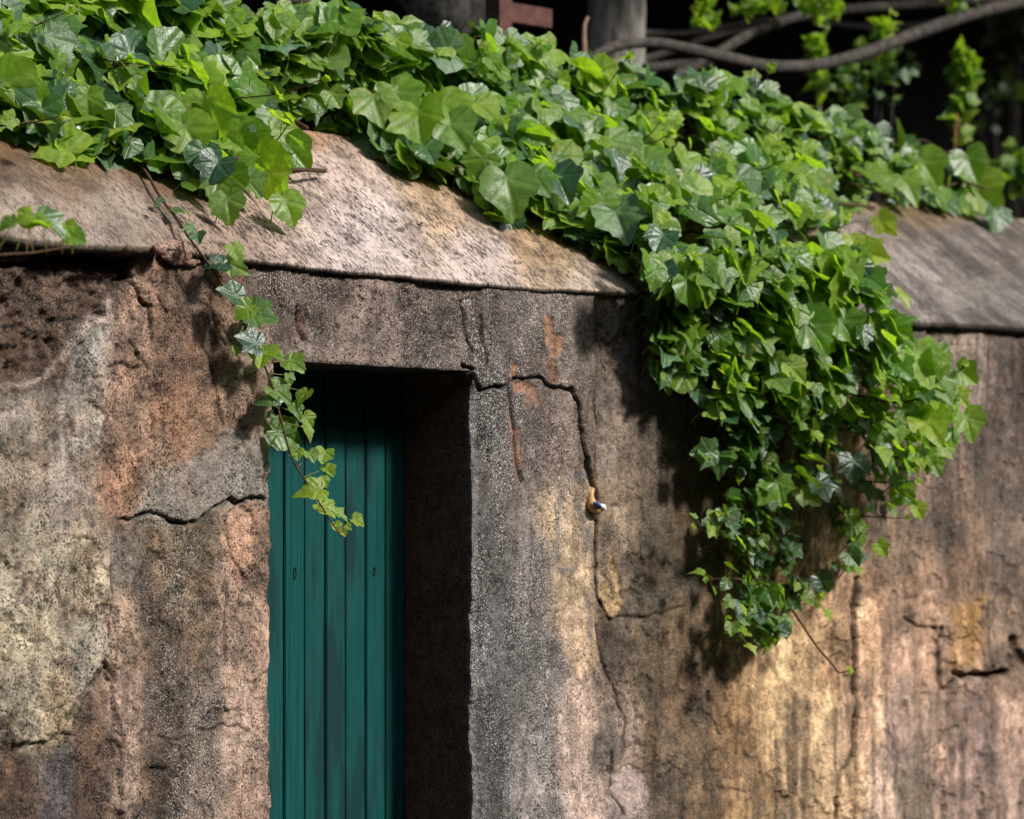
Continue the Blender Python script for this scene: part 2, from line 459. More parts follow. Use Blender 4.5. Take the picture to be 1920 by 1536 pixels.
cracks = [  # polyline, half width px, depth m
 ([(868, 687), (886, 692), (893, 712), (903, 731), (920, 724), (948, 728), (962, 712), (975, 708), (988, 714), (1000, 708), (1016, 708), (1028, 722), (1040, 730), (1055, 727), (1072, 730)], 3.0, 0.028),
 ([(1072, 730), (1080, 750), (1086, 790), (1092, 830), (1101, 862)], 2.6, 0.03),
 ([(1101, 862), (1106, 890), (1111, 922), (1112, 938)], 7.0, 0.06),
 ([(1116, 965), (1118, 1000), (1117, 1050), (1119, 1090), (1130, 1130), (1146, 1160)], 3.0, 0.03),
 ([(1146, 1160), (1180, 1158), (1240, 1150), (1280, 1138)], 1.2, 0.008),
 ([(1118, 1170), (1130, 1240), (1160, 1310), (1172, 1345), (1172, 1400)], 1.3, 0.010),
 ([(1115, 560), (1117, 640), (1115, 760), (1117, 900)], 1.4, 0.010),
 ([(228, 975), (262, 966), (292, 960), (306, 968), (322, 977), (345, 982), (372, 978), (395, 955), (418, 940), (428, 932), (440, 944), (456, 936), (470, 930), (498, 937)], 3.2, 0.022),
 ([(235, 508), (254, 535), (268, 560), (283, 578), (283, 610), (286, 636)], 3.0, 0.018),
 ([(202, 690), (215, 684), (232, 684), (246, 690), (262, 688)], 2.4, 0.012),
 ([(240, 636), (262, 668), (280, 688)], 1.6, 0.01),
 ([(298, 554), (306, 575), (318, 588)], 1.8, 0.01),
 ([(395, 556), (400, 590), (412, 630), (425, 650)], 1.6, 0.01),
 ([(378, 650), (392, 668), (402, 700), (406, 750), (418, 800)], 1.4, 0.008),
 ([(424, 980), (428, 1010), (436, 1040), (450, 1066), (466, 1082)], 2.0, 0.010),
 ([(206, 1060), (208, 1130), (203, 1200)], 2.0, 0.012),
 ([(424, 1090), (425, 1160), (422, 1240)], 1.4, 0.009),
 ([(92, 1392), (108, 1378), (134, 1376)], 2.4, 0.014),
 ([(146, 1310), (170, 1285), (196, 1240), (214, 1272)], 2.0, 0.012),
 ([(282, 1440), (296, 1436), (312, 1442)], 2.2, 0.01),
 ([(370, 1370), (410, 1362), (450, 1360), (470, 1372)], 1.2, 0.008),
 ([(300, 1380), (340, 1386), (360, 1376)], 1.0, 0.006),
 ([(866, 560), (870, 600), (880, 636), (888, 660)], 2.0, 0.012),
 ([(902, 590), (906, 640), (912, 680)], 1.6, 0.01),
 ([(556, 575), (560, 610), (572, 640)], 2.2, 0.014),
 ([(955, 730), (962, 790), (968, 860), (975, 905)], 2.0, 0.012),
 ([(1603, 1080), (1600, 1200), (1605, 1320), (1600, 1400), (1590, 1430), (1574, 1448), (1568, 1536)], 3.0, 0.018),
 ([(1760, 1180), (1758, 1260), (1766, 1292), (1782, 1282)], 4.5, 0.022),
 ([(1790, 1262), (1812, 1270), (1826, 1262), (1850, 1268), (1880, 1258)], 7.0, 0.05),
 ([(1695, 1160), (1720, 1175), (1750, 1176)], 2.5, 0.012),
 ([(1900, 1200), (1910, 1230), (1940, 1260)], 14.0, 0.03),
 ([(1332, 1300), (1334, 1318)], 4.0, 0.015),
 ([(1300, 730), (1330, 745), (1356, 742)], 2.0, 0.01),
 ([(1144, 1410), (1150, 1480), (1170, 1530)], 1.8, 0.01),
 ([(0, 498), (60, 492), (140, 480), (240, 496)], 7.0, 0.03),
]
flakes = [  # polygons where the top skin has come off: colour, depth
 ([(1020, 590), (1032, 600), (1036, 625), (1054, 628), (1056, 650), (1048, 668), (1032, 670), (1022, 640), (1016, 610)], (178, 132, 106), 0.007),
 ([(1022, 672), (1040, 675), (1044, 715), (1032, 720), (1024, 700)], (140, 100, 82), 0.005),
 ([(958, 680), (968, 682), (968, 708), (958, 708)], (180, 130, 98), 0.005),
 ([(960, 716), (985, 712), (1004, 726), (1012, 762), (1004, 760), (998, 735), (990, 775), (984, 735), (964, 735)], (178, 134, 108), 0.006),
 ([(955, 740), (962, 800), (975, 806), (978, 860), (974, 905), (966, 900), (962, 850), (956, 815), (952, 770)], (164, 124, 104), 0.005),
 ([(428, 958), (450, 945), (476, 960), (478, 1010), (462, 1060), (446, 1066), (430, 1030), (424, 990)], (196, 158, 138), 0.008),
 ([(555, 588), (574, 570), (578, 610), (574, 640), (552, 634)], (110, 84, 76), 0.006),
 ([(1148, 1040), (1160, 1080), (1172, 1130), (1156, 1160), (1140, 1150), (1130, 1110)], (206, 172, 128), 0.007),
 ([(1783, 1132), (1842, 1120), (1838, 1250), (1820, 1256), (1784, 1248)], (196, 150, 84), 0.0),
 ([(1150, 1450), (1185, 1430), (1215, 1450), (1222, 1500), (1180, 1530), (1150, 1500)], (172, 152, 146), 0.006),
]
graff = [([(1086, 888), (1064, 905), (1050, 935), (1045, 975), (1044, 1020), (1040, 1060)], 6),
         ([(1092, 888), (1100, 895)], 9), ([(1076, 940), (1090, 980), (1096, 1020), (1090, 1050), (1070, 1070), (1048, 1070)], 6),
         ([(1100, 990), (1108, 1040), (1118, 1080), (1120, 1110)], 7), ([(1128, 1030), (1140, 1070), (1150, 1100)], 4), ([(1102, 1120), (1106, 1200)], 4)]

def wall_fields(u, v, x, z):
    """relief (m, + outwards), colour (linear) and speckle parameters of the rendered face"""
    wu = u + 26 * (fbm(u / 60, v / 90, 1) - 0.5) + 10 * (fbm(u / 14, v / 30, 2) - 0.5)
    wv = v + 60 * (fbm(u / 50, v / 120, 3) - 0.5) + 22 * (fbm(u / 15, v / 30, 4) - 0.5)
    num = np.zeros(u.shape + (3,)); den = np.zeros(u.shape)
    LC = lin(ANC[:, 2:5])
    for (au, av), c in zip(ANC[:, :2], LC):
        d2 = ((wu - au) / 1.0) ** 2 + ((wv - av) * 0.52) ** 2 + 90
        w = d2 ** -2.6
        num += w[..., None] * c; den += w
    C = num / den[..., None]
    H = 0.012 * (fbm(u / 140, v / 200, 6) - 0.5) * 2 + 0.005 * (fbm(u / 26, v / 45, 7, 5) - 0.5) * 2 + 0.0016 * (vnoise(u / 5, v / 7, 8) - 0.5)
    # runs of damp: vertical streaks
    st = fbm(u / 11, v / 190, 9, 4); st2 = fbm(u / 34, v / 420, 10, 3)
    amp = 0.40 + 1.0 * smooth(1100, 1300, u) + 0.25 * smooth(860, 900, u) * (u < 1100)
    pz = 0.35 + 1.1 * smooth(0.35, 0.65, fbm(u / 90, v / 130, 11, 3))
    k = np.exp((st - 0.5) * 1.7 * amp * pz + (st2 - 0.5) * 1.3 * amp)
    C = C * np.clip(k, 0.35, 1.22)[..., None]
    # blotches
    b = fbm(u / 30, v / 42, 12, 5)
    C *= np.clip(0.78 + 0.46 * smooth(0.3, 0.7, b), 0, 2)[..., None]
    moss = smooth(0.56, 0.68, fbm(u / 22, v / 60, 13, 5)) * 0.42
    C = C * (1 - moss[..., None]) + moss[..., None] * lin((70, 66, 60))
    och = smooth(0.57, 0.70, fbm(u / 24, v / 50, 14, 4)) * (0.26 * (u < 520) + 0.2 * (u > 1120))
    C = C * (1 - och[..., None]) + och[..., None] * lin((150, 112, 82))
    light = 0.22 + 0.62 * smooth(860, 900, u) * (1 - smooth(1040, 1120, u)) + 0.35 * ((u > 460) & (u < 900) & (v < 700))
    light = light + 0.35 * smooth(240, 330, u) * (1 - smooth(460, 500, u)) * smooth(980, 1060, v)
    light *= smooth(0.35, 0.6, fbm(u / 40, v / 120, 15)) * 0.7 + 0.4
    darkp = 0.10 + 0.95 * smooth(0.36, 0.62, fbm(u / 60, v / 80, 16, 4))
    darkp *= (1 - 0.7 * smooth(1130, 1250, u)) * (1 - 0.45 * smooth(1040, 1070, u) * smooth(1130, 1115, u))
    Y = C.mean(-1, keepdims=True)
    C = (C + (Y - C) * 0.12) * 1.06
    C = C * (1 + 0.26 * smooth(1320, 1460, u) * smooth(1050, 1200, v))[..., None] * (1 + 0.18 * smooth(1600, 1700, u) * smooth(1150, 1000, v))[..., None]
    # scales of the old render: thin broken edges where coats have parted
    for sd, su, sv, lev, dep, tnt in ((42, 75, 95, 0.53, 0.0065, 0.76), (43, 48, 70, 0.56, 0.0070, 1.18), (44, 120, 150, 0.50, 0.0055, 0.86), (45, 30, 60, 0.60, 0.0050, 0.82)):
        f = fbm(u / su, v / sv, sd, 6)
        near = smooth(0.42, 0.6, fbm(u / 110, v / 110, sd + 5)) * (1 - 0.75 * smooth(880, 930, u) * (u < 1120))
        m = smooth(lev - 0.005, lev + 0.005, f)
        H = H - dep * m * near
        C = C * (1 + (tnt - 1) * m * near)[..., None]
        ed = smooth(0.012, 0.002, np.abs(f - lev)) * near
        C = C * (1 - 0.30 * ed)[..., None]
    # eroded hollow at the upper left where the render has fallen away
    er = [(-400, 440), (262, 478), (250, 520), (205, 545), (196, 590), (175, 592), (150, 612), (120, 640), (92, 690), (40, 716), (-400, 730)]
    n = 24 * (fbm(u / 28, v / 28, 20, 5) - 0.5)
    d = sdist(er, u, v) + n
    m = smooth(3, -5, d)
    rough = 0.036 + 0.034 * (fbm(u / 22, v / 26, 21, 5) - 0.5) * 2
    H = H - m * rough
    C = C * (1 - m[..., None]) + m[..., None] * (lin((92, 74, 62)) * (0.05 + 1.7 * fbm(u / 14, v / 18, 22, 4))[..., None])
    # lip of the later plaster round the hollow, light from above painted pale
    lip = smooth(16, 2, np.abs(d - 8)) * (d > 0) * (v > 560) * (u < 215)
    H = H + lip * 0.006
    C = C * (1 - 0.5 * lip[..., None]) + 0.5 * lip[..., None] * lin((180, 160, 148))
    # grey plaster sheet at the left stands proud, its torn lower edge
    ps = [(-400, 700), (60, 715), (150, 610), (190, 600), (200, 700), (190, 850), (205, 1050), (206, 1200), (150, 1300), (90, 1390), (0, 1405), (-400, 1420)]
    dp = sdist(ps, u, v) + 8 * (fbm(u / 16, v / 20, 23, 4) - 0.5)
    H = H + 0.009 * smooth(2, -4, dp)
    tuft = smooth(0.52, 0.66, fbm(u / 9 + v / 60, v / 26, 24, 3)) * smooth(0.42, 0.6, fbm(u / 60, v / 60, 25)) * smooth(0, -10, dp)
    H = H - 0.006 * tuft
    C = C * (1 - 0.55 * tuft[..., None]) + 0.55 * tuft[..., None] * lin((70, 58, 42))
    # second torn step at the bottom left
    bl = [(-300, 1405), (92, 1388), (134, 1374), (150, 1312), (176, 1286), (196, 1244), (214, 1290), (232, 1400), (240, 1700), (-300, 1700)]
    db = sdist(bl, u, v) + 10 * (fbm(u / 14, v / 18, 26, 4) - 0.5)
    mb = smooth(2, -3, db)
    H = H - mb * (0.013 + 0.018 * (fbm(u / 18, v / 30, 27, 5) - 0.5))
    # grey skin above the left crack
    gs = [(225, 975), (300, 930), (300, 880), (400, 850), (420, 800), (500, 820), (515, 935), (430, 938), (372, 980), (320, 975)]
    dg = sdist(gs, u, v) + 12 * (fbm(u / 14, v / 14, 28, 4) - 0.5)
    mg = smooth(3, -4, dg)
    H = H + 0.006 * mg
    C = C * (1 - 0.7 * mg[..., None]) + 0.7 * mg[..., None] * lin((142, 134, 126)) * (0.7 + 0.6 * b)[..., None]
    # right hand step of the newer render (x ~ 1115) and at 1603
    H = H + 0.005 * smooth(1119, 1114, u + 3 * (vnoise(u * 0, v / 30, 30) - 0.5)) * (u > 900)
    H = H + 0.012 * smooth(1600, 1606, u) * smooth(1000, 1080, v)
    low = [(1770, 1292), (1800, 1276), (1860, 1276), (1900, 1262), (2300, 1240), (2300, 1800), (1756, 1800)]
    H = H + 0.010 * smooth(3, -4, sdist(low, u, v) + 6 * (fbm(u / 12, v / 12, 31) - 0.5))
    for poly, c, dep in flakes:
        d = sdist(poly, u, v) + (9 if dep else 40) * (fbm(u / 9, v / 14, 33, 4) - 0.5)
        m = smooth(1.5, -1.5, d) if dep else 0.75 * smooth(10, -12, d)
        H = H - dep * m
        vn = 0.8 + 0.4 * fbm(u / 6, v / 30, 34)
        C = C * (1 - 0.66 * m[..., None]) + 0.66 * m[..., None] * lin(c) * vn[..., None]
        light = light * (1 - m); darkp = darkp * (1 - 0.5 * m)
    for poly, w in graff:
        d = seg_dist(poly, u, v) + 5 * (fbm(u / 8, v / 12, 35) - 0.5)
        m = smooth(w + 3, w * 0.3, d) * 0.5
        C = C * (1 - m[..., None]) + m[..., None] * lin((96, 100, 106))
    wob_u = u + 11 * (fbm(u / 40, v / 34, 36, 3) - 0.5); wob_v = v + 12 * (fbm(u / 14, v / 40, 37, 2) - 0.5)
    for poly, w, dep in cracks:
        d = seg_dist(poly, wob_u, wob_v)
        ww = w * 0.68 * (0.6 + 0.8 * vnoise(u / 30, v / 30, 38))
        m = smooth(ww + 2.6, ww * 0.35, d)
        H = H - dep * 0.85 * m
        halo = smooth(ww * 3 + 5, ww, d) * 0.25
        C = C * (1 - 0.62 * m[..., None]) * (1 - halo[..., None] * 0.6)
        light = light * (1 - m)
    # hairline crazing
    cz = np.abs(fbm(u / 55, v / 75, 40, 4) - 0.5)
    hl = smooth(0.010, 0.002, cz) * smooth(0.5, 0.62, fbm(u / 120, v / 120, 41)) * (u < 1300)
    H = H - 0.004 * hl
    C = C * (1 - 0.45 * hl[..., None])
    return H, C, np.stack([np.clip(light, 0, 1), np.clip(darkp, 0, 1), 0 * u], -1)

ALB = 0.90
def axis(parts):
    out = [np.array([parts[0][0]])]
    for a, b, st in parts:
        n = max(1, int(round((b - a) / st)))
        out.append(np.linspace(a, b, n + 1)[1:])
    return np.concatenate(out)

gx = axis([(-7, -2.35, 0.15), (-2.35, XL, 0.0045), (XL, XR, 0.0045), (XR, 1.6, 0.0045), (1.6, 3.1, 0.006), (3.1, 10, 0.15)])
gz = axis([(0, 0.55, 0.11), (0.55, Z_LIN, 0.0048), (Z_LIN, 2.78, 0.0045)])
X, Z = np.meshgrid(gx, gz, indexing='ij')
U0, V0 = proj(X, 0 * X, Z)
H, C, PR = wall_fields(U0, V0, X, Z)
in_open = (X > XL - 1e-6) & (X < XR + 1e-6) & (Z < Z_LIN + 1e-6)
# ragged arrises of the opening
dL = np.where((X <= XL + 1e-6) & (Z < Z_LIN), XL - X, 9); dR = np.where((X >= XR - 1e-6) & (Z < Z_LIN), X - XR, 9)
dT = np.where((Z >= Z_LIN - 1e-6) & (X > XL - 0.05) & (X < XR + 0.05), Z - Z_LIN, 9)
nzL = fbm(Z * 9, Z * 0 + 3, 50, 5) - 0.5
nzR = fbm(Z * 12, Z * 0 + 7, 51, 5) - 0.5
nxT = fbm(X * 13, X * 0 + 5, 52, 5) - 0.5
eL = np.exp(-(dL / 0.03)); eR = np.exp(-(dR / 0.025)); eT = np.exp(-(dT / 0.03))
def pxz(v): return CZ + (YH - v) * (9.7 / FPX)
notch = 0.012 * np.exp(-((V0 - 1115) / 22) ** 2) - 0.010 * np.exp(-((V0 - 700) / 50) ** 2) + 0.006 * np.exp(-((V0 - 1060) / 22) ** 2)
Xd = X + eL * (nzL * 0.009 - notch) * (dL < 1) + eR * (nzR * 0.010) * (dR < 1) - eR * (dR < 1) * 0.022 * np.exp(-((V0 - 688) / 14) ** 2)
Zd = Z + eT * nxT * 0.012 * (dT < 1)
Yd = -H + 0.006 * np.exp(-np.minimum(np.minimum(dL, dR), dT) / 0.006)
EZ = ze(X)
top = Zd > EZ
Zd = np.minimum(Zd, EZ)
# paler worn arris at the right edge of the opening, darker damp head under the coping
arr = np.exp(-(dR / 0.018) ** 2) * (V0 > 740)
C = C * (1 - 0.55 * arr[..., None]) + 0.55 * arr[..., None] * lin((150, 140, 136))
V = np.stack([Xd, Yd, Zd], -1).reshape(-1, 3)
nx, nz = X.shape
idx = np.arange(nx * nz).reshape(nx, nz)
F = np.stack([idx[:-1, :-1], idx[1:, :-1], idx[1:, 1:], idx[:-1, 1:]], -1)
cxm = (X[:-1, :-1] + X[1:, 1:]) / 2; czm = (Z[:-1, :-1] + Z[1:, 1:]) / 2
keep = ~((cxm > XL) & (cxm < XR) & (czm < Z_LIN)) & ~(top[:-1, :-1] & top[1:, :-1])
Fs = [F[keep]]
Vs = [V]; Cs = [C.reshape(-1, 3)]; Ps = [PR.reshape(-1, 3)]
nv = len(V)
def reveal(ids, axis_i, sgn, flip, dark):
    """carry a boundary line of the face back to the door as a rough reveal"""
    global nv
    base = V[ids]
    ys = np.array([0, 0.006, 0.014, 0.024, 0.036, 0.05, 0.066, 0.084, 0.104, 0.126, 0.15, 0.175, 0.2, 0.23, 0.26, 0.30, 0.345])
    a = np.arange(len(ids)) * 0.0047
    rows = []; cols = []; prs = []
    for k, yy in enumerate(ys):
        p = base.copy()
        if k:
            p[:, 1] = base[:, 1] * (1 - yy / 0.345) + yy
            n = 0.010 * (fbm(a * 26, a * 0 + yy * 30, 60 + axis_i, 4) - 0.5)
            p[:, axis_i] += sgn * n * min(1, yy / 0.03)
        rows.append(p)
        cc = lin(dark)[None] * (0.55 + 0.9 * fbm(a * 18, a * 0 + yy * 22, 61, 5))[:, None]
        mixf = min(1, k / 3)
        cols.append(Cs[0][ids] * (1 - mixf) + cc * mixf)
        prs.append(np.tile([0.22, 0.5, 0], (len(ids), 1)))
    R = np.concatenate(rows); n = len(ids)
    ii = np.arange(len(ys) - 1)[:, None] * n + np.arange(n - 1)[None]
    f = np.stack([ii, ii + 1, ii + n + 1, ii + n], -1).reshape(-1, 4)
    if flip: f = f[:, ::-1]
    Vs.append(R); Cs.append(np.concatenate(cols)); Ps.append(np.concatenate(prs)); Fs.append(f + nv)
    nv += len(R)
iL = int(np.argmin(abs(gx - XL))); iR = int(np.argmin(abs(gx - XR))); jT = int(np.argmin(abs(gz - Z_LIN)))
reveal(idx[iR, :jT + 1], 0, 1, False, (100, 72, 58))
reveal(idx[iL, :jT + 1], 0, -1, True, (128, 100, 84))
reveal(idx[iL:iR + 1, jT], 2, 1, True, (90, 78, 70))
# body behind the face
gb = Geo()
gb.box((-7, 0.08, 0), (XL - 0.03, 0.95, 2.15)); gb.box((XR + 0.03, 0.08, 0), (10, 0.95, 2.15))
gb.box((-7, 0.081, 2.152), (10, 0.951, 2.3)); 
bv = np.concatenate(gb.V); bf = np.concatenate(gb.F)
Vs.append(bv); Cs.append(np.tile(lin((110, 92, 80)), (len(bv), 1))); Ps.append(np.tile([0.3, 0.6, 0], (len(bv), 1))); Fs.append(bf + nv)
me = np_mesh("masonry", np.concatenate(Vs), np.concatenate(Fs))
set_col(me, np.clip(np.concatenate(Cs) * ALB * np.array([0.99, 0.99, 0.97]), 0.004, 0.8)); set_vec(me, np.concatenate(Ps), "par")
wall = empty("garden_wall", (0, 0.4, 0), "old stained and cracked rendered wall with a narrow doorway and a sloping coping", "wall")
link("masonry", me, M['wall'], wall)

# coping slabs: sloping front face, short lip, hidden back slope
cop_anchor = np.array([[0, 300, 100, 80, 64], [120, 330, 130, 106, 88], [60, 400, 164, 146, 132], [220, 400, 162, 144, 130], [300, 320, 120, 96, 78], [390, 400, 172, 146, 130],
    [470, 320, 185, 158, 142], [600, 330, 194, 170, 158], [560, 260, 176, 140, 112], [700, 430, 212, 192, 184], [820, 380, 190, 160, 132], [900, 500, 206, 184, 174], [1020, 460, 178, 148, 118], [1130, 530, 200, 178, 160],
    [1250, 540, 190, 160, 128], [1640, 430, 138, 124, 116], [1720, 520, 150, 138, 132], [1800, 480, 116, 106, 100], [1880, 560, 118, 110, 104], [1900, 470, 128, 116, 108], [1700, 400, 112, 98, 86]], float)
def coping(x0, x1, step, y_off, dz, lip, label, ragged=0.004):
    xs = axis([(x0, x1, step)])
    s = np.concatenate([np.linspace(0, 1, 120)])
    prof_y = EAVE_Y + y_off + s * (RIDGE_Y - EAVE_Y - y_off)
    A, B = np.meshgrid(xs, prof_y, indexing='ij')
    Zc = ze(A) + KS * (B - EAVE_Y) + dz
    u, v = proj(A, B, Zc)
    n1 = fbm(A * 3, B * 3, 70, 4) - 0.5; n2 = fbm(A * 22, B * 9, 71, 5) - 0.5
    Hh = 0.010 * n1 + 0.006 * n2
    if x0 < -1.3:
        Hh = Hh * 1.8
    for poly, w, dep in [([(205, 352), (232, 366), (256, 384)], 1.6, 0.01), ([(783, 418), (785, 421)], 5, 0.02), ([(300, 405), (312, 420)], 2, 0.01)]:
        m = smooth(w + 1.5, w * 0.5, seg_dist(poly, u, v)); Hh = Hh - dep * m
    num = 0; den = 0
    wu = u + 40 * (fbm(u / 40, v / 30, 72) - 0.5); wv = v + 40 * (fbm(u / 40, v / 30, 73) - 0.5)
    for r in cop_anchor:
        w = ((wu - r[0]) ** 2 + ((wv - r[1]) * 1.2) ** 2 + 300) ** -2.0
        num = num + w[..., None] * lin(r[2:5]); den = den + w
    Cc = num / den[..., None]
    mt = fbm(A * 14, B * 6, 78, 5)
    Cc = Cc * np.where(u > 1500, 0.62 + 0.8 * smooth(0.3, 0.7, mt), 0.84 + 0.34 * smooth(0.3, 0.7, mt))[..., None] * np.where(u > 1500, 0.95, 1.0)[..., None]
    # golden lichen and dirt where the ivy stands on the slab
    low = np.interp(u, IVY_LOW_U, IVY_LOW_V)
    dg = v - low + 30 * (fbm(u / 30, v / 30, 74) - 0.5)
    g = smooth(60, -10, dg) * 0.55
    Cc = Cc * (1 - g[..., None]) + g[..., None] * lin((150, 112, 70))
    er = (fbm(xs * 28, xs * 0, 75, 5) - 0.5)
    edge = np.exp(-(s[None] / 0.03)) * er[:, None] * ragged * 3
    Yc = B + edge
    face = np.stack([A, Yc - Hh * 0.6, Zc + Hh * 0.8], -1)
    fr = face[:, 0]
    lip_n = 0.35 * (fbm(xs * 20, xs * 0, 76, 4) - 0.5)
    l1 = fr + np.array([0, 0.002, -1.0]) * (lip * 0.3) ; l1[:, 1] += 0.001
    l2 = fr.copy(); l2[:, 2] -= lip * (1 + lip_n); l2[:, 1] += 0.006
    l3 = l2.copy(); l3[:, 1] = 0.06; l3[:, 2] += 0.004
    back = face[:, -1].copy(); back[:, 1] += 0.10; back[:, 2] += 0.004
    b2 = back.copy(); b2[:, 1] = 1.02; b2[:, 2] -= 0.28
    b3 = b2.copy(); b3[:, 2] -= 0.06
    b4 = b3.copy(); b4[:, 1] = 0.06; b4[:, 2] = l3[:, 2]
    rows = np.stack([l3, l2, l1] + [face[:, k] for k in range(face.shape[1])] + [back, b2, b3, b4], 1)
    nX, nS = rows.shape[:2]
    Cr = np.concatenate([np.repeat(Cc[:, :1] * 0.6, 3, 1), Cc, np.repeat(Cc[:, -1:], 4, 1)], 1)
    sl_ = np.stack([A, (B - EAVE_Y) * 1.256, 0 * A], -1)
    Sl = np.concatenate([np.repeat(sl_[:, :1], 3, 1), sl_, np.repeat(sl_[:, -1:], 4, 1)], 1)
    spec = np.where(u < 330, 0.7, np.where(u > 1500, 0.75, 1.0)) * (0.78 + 0.3 * smooth(0.35, 0.6, fbm(A * 9, B * 5, 79, 3)))
    pr = np.stack([spec, spec, spec], -1)
    Pr = np.concatenate([np.repeat(pr[:, :1], 3, 1), pr, np.repeat(pr[:, -1:], 4, 1)], 1)
    ix = np.arange(nX * nS).reshape(nX, nS)
    f = np.stack([ix[:-1, :-1], ix[1:, :-1], ix[1:, 1:], ix[:-1, 1:]], -1).reshape(-1, 4)
    m = np_mesh("coping_slab", rows.reshape(-1, 3), f)
    # end faces
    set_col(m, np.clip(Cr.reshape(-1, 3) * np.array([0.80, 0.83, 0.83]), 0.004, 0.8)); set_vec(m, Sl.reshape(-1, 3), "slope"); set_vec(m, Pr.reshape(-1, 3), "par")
    o = link("coping_slab", m, M['coping'], wall)
    o["label"] = label
    return o

# outline of the ivy against the slabs, photo coordinates
IVY_LOW = [(-200, 250), (0, 262), (60, 262), (120, 285), (200, 290), (260, 300), (330, 330), (400, 360), (440, 330), (470, 285), (510, 225), (570, 195), (640, 225), (700, 270),
           (760, 310), (800, 335), (860, 340), (900, 370), (950, 420), (1000, 420), (1060, 440), (1110, 465), (1180, 500), (1225, 560)]
IVY_TOP = [(-200, -260), (0, -220), (200, -160), (330, -60), (390, 0), (430, 25), (520, 40), (600, 30), (640, 5), (680, 30), (720, 60), (800, 75), (850, 60), (900, 68), (960, 85), (1040, 98), (1100, 130),
           (1160, 138), (1220, 138), (1290, 150), (1370, 148), (1440, 160), (1490, 185), (1540, 215), (1600, 235), (1650, 250), (1690, 260), (1740, 300), (1800, 310), (1850, 340), (1880, 410)]
IVY_LOW_U = [p[0] for p in IVY_LOW] + [1560, 1600, 1650, 1720, 1780, 1840, 1900]
IVY_LOW_V = [p[1] for p in IVY_LOW] + [400, 370, 365, 385, 390, 370, 380]
xb = at_y(303, 470, EAVE_Y)[0]
coping(-7, xb, 0.006, -0.02, 0.012, 0.02, "browner coping slab with a broken, crumbling front edge", 0.012)
coping(xb + 0.012, 1.55, 0.006, 0.0, 0.0, 0.012, "pale coping slab with dark streaks above the doorway", 0.003)
coping(1.556, 10, 0.012, 0.0, 0.0, 0.022, "greyer coping slab beyond the hanging ivy", 0.004)

# broken lump of mortar at the joint of the two slabs
def lump(name, c, r, mat, parent, seed, sq=(1, 1, 1), col=(150, 118, 102)):
    n, m = 28, 16
    th = np.linspace(0, 2 * np.pi, n, endpoint=False); ph = np.linspace(0.05, np.pi - 0.05, m)
    T, P = np.meshgrid(th, ph, indexing='ij')
    rr = r * (0.75 + 0.6 * fbm(T * 1.4 + seed, P * 1.6, seed, 4))
    # close the seam of the noise
    rr[-1] = (rr[0] + rr[-2]) / 2
    Vv = np.stack([c[0] + sq[0] * rr * np.sin(P) * np.cos(T), c[1] + sq[1] * rr * np.sin(P) * np.sin(T), c[2] + sq[2] * rr * np.cos(P)], -1)
    ix = np.arange(n * m).reshape(n, m)
    f = np.stack([ix, np.roll(ix, -1, 0), np.roll(np.roll(ix, -1, 0), -1, 1), np.roll(ix, -1, 1)], -1)[:, :-1].reshape(-1, 4)
    me = np_mesh(name, Vv.reshape(-1, 3), f)
    set_col(me, np.tile(lin(col), (n * m, 1))); set_vec(me, np.tile([0.4, 0.7, 0.0], (n * m, 1)), "par")
    return link(name, me, mat, parent)
for (u, v, r, s, sq, yy) in ((330, 474, 0.035, 3, (1.5, 0.5, 0.9), -0.01), (300, 466, 0.022, 5, (1.0, 0.6, 0.8), -0.055), (352, 488, 0.028, 8, (1.6, 0.5, 0.6), 0.0), (392, 490, 0.02, 9, (1.5, 0.5, 0.6), 0.0)):
    o = lump("mortar_lump", at_y(u, v, yy), r, M['wall'], wall, s, sq)

# door: tongue and groove boards
gu = [498, 533, 572, 613, 652, 687, 722, 757, 792, 830]
gxs = [at_y(q, 1000, DOOR_Y)[0] for q in gu]
bw = gxs[2] - gxs[1]
gxs = [gxs[1] + bw * k for k in range(-2, 9)]
prof = []
for k, g in enumerate(gxs[:-1]):
    w = gxs[k + 1] - g
    off = 0.0015 * math.sin(k * 2.7)
    prof += [(g + 0.0, 0.012), (g + 0.0025, 0.012), (g + 0.0030, 0.004), (g + 0.0065, 0.0 + off), (g + w * 0.3, -0.0006 + off), (g + w * 0.5, off - 0.0008), (g + w * 0.7, -0.0006 + off), (g + w - 0.0065, off), (g + w - 0.0030, 0.004)]
zs = np.linspace(0.02, Z_LIN + 0.04, 60)
PX = np.array(prof)
Vd = np.stack([np.repeat(PX[:, 0:1], 60, 1), DOOR_Y + np.repeat(PX[:, 1:2], 60, 1) + 0.0008 * (vnoise(np.repeat(PX[:, 0:1], 60, 1) * 60, zs[None] * 4 + 0 * PX[:, :1], 3) - 0.5), np.repeat(zs[None], len(PX), 0)], -1)
ix = np.arange(len(PX) * 60).reshape(len(PX), 60)
fd = np.stack([ix[:-1, :-1], ix[1:, :-1], ix[1:, 1:], ix[:-1, 1:]], -1).reshape(-1, 4)
g = Geo(); g.add(Vd.reshape(-1, 3), fd); g.box((gxs[0], DOOR_Y + 0.014, 0.02), (gxs[-1], DOOR_Y + 0.045, Z_LIN + 0.04))
door = link("door", g.mesh("door"), M['door'], wall, False)
door["label"] = "teal painted tongue and groove door in deep shade at its head"
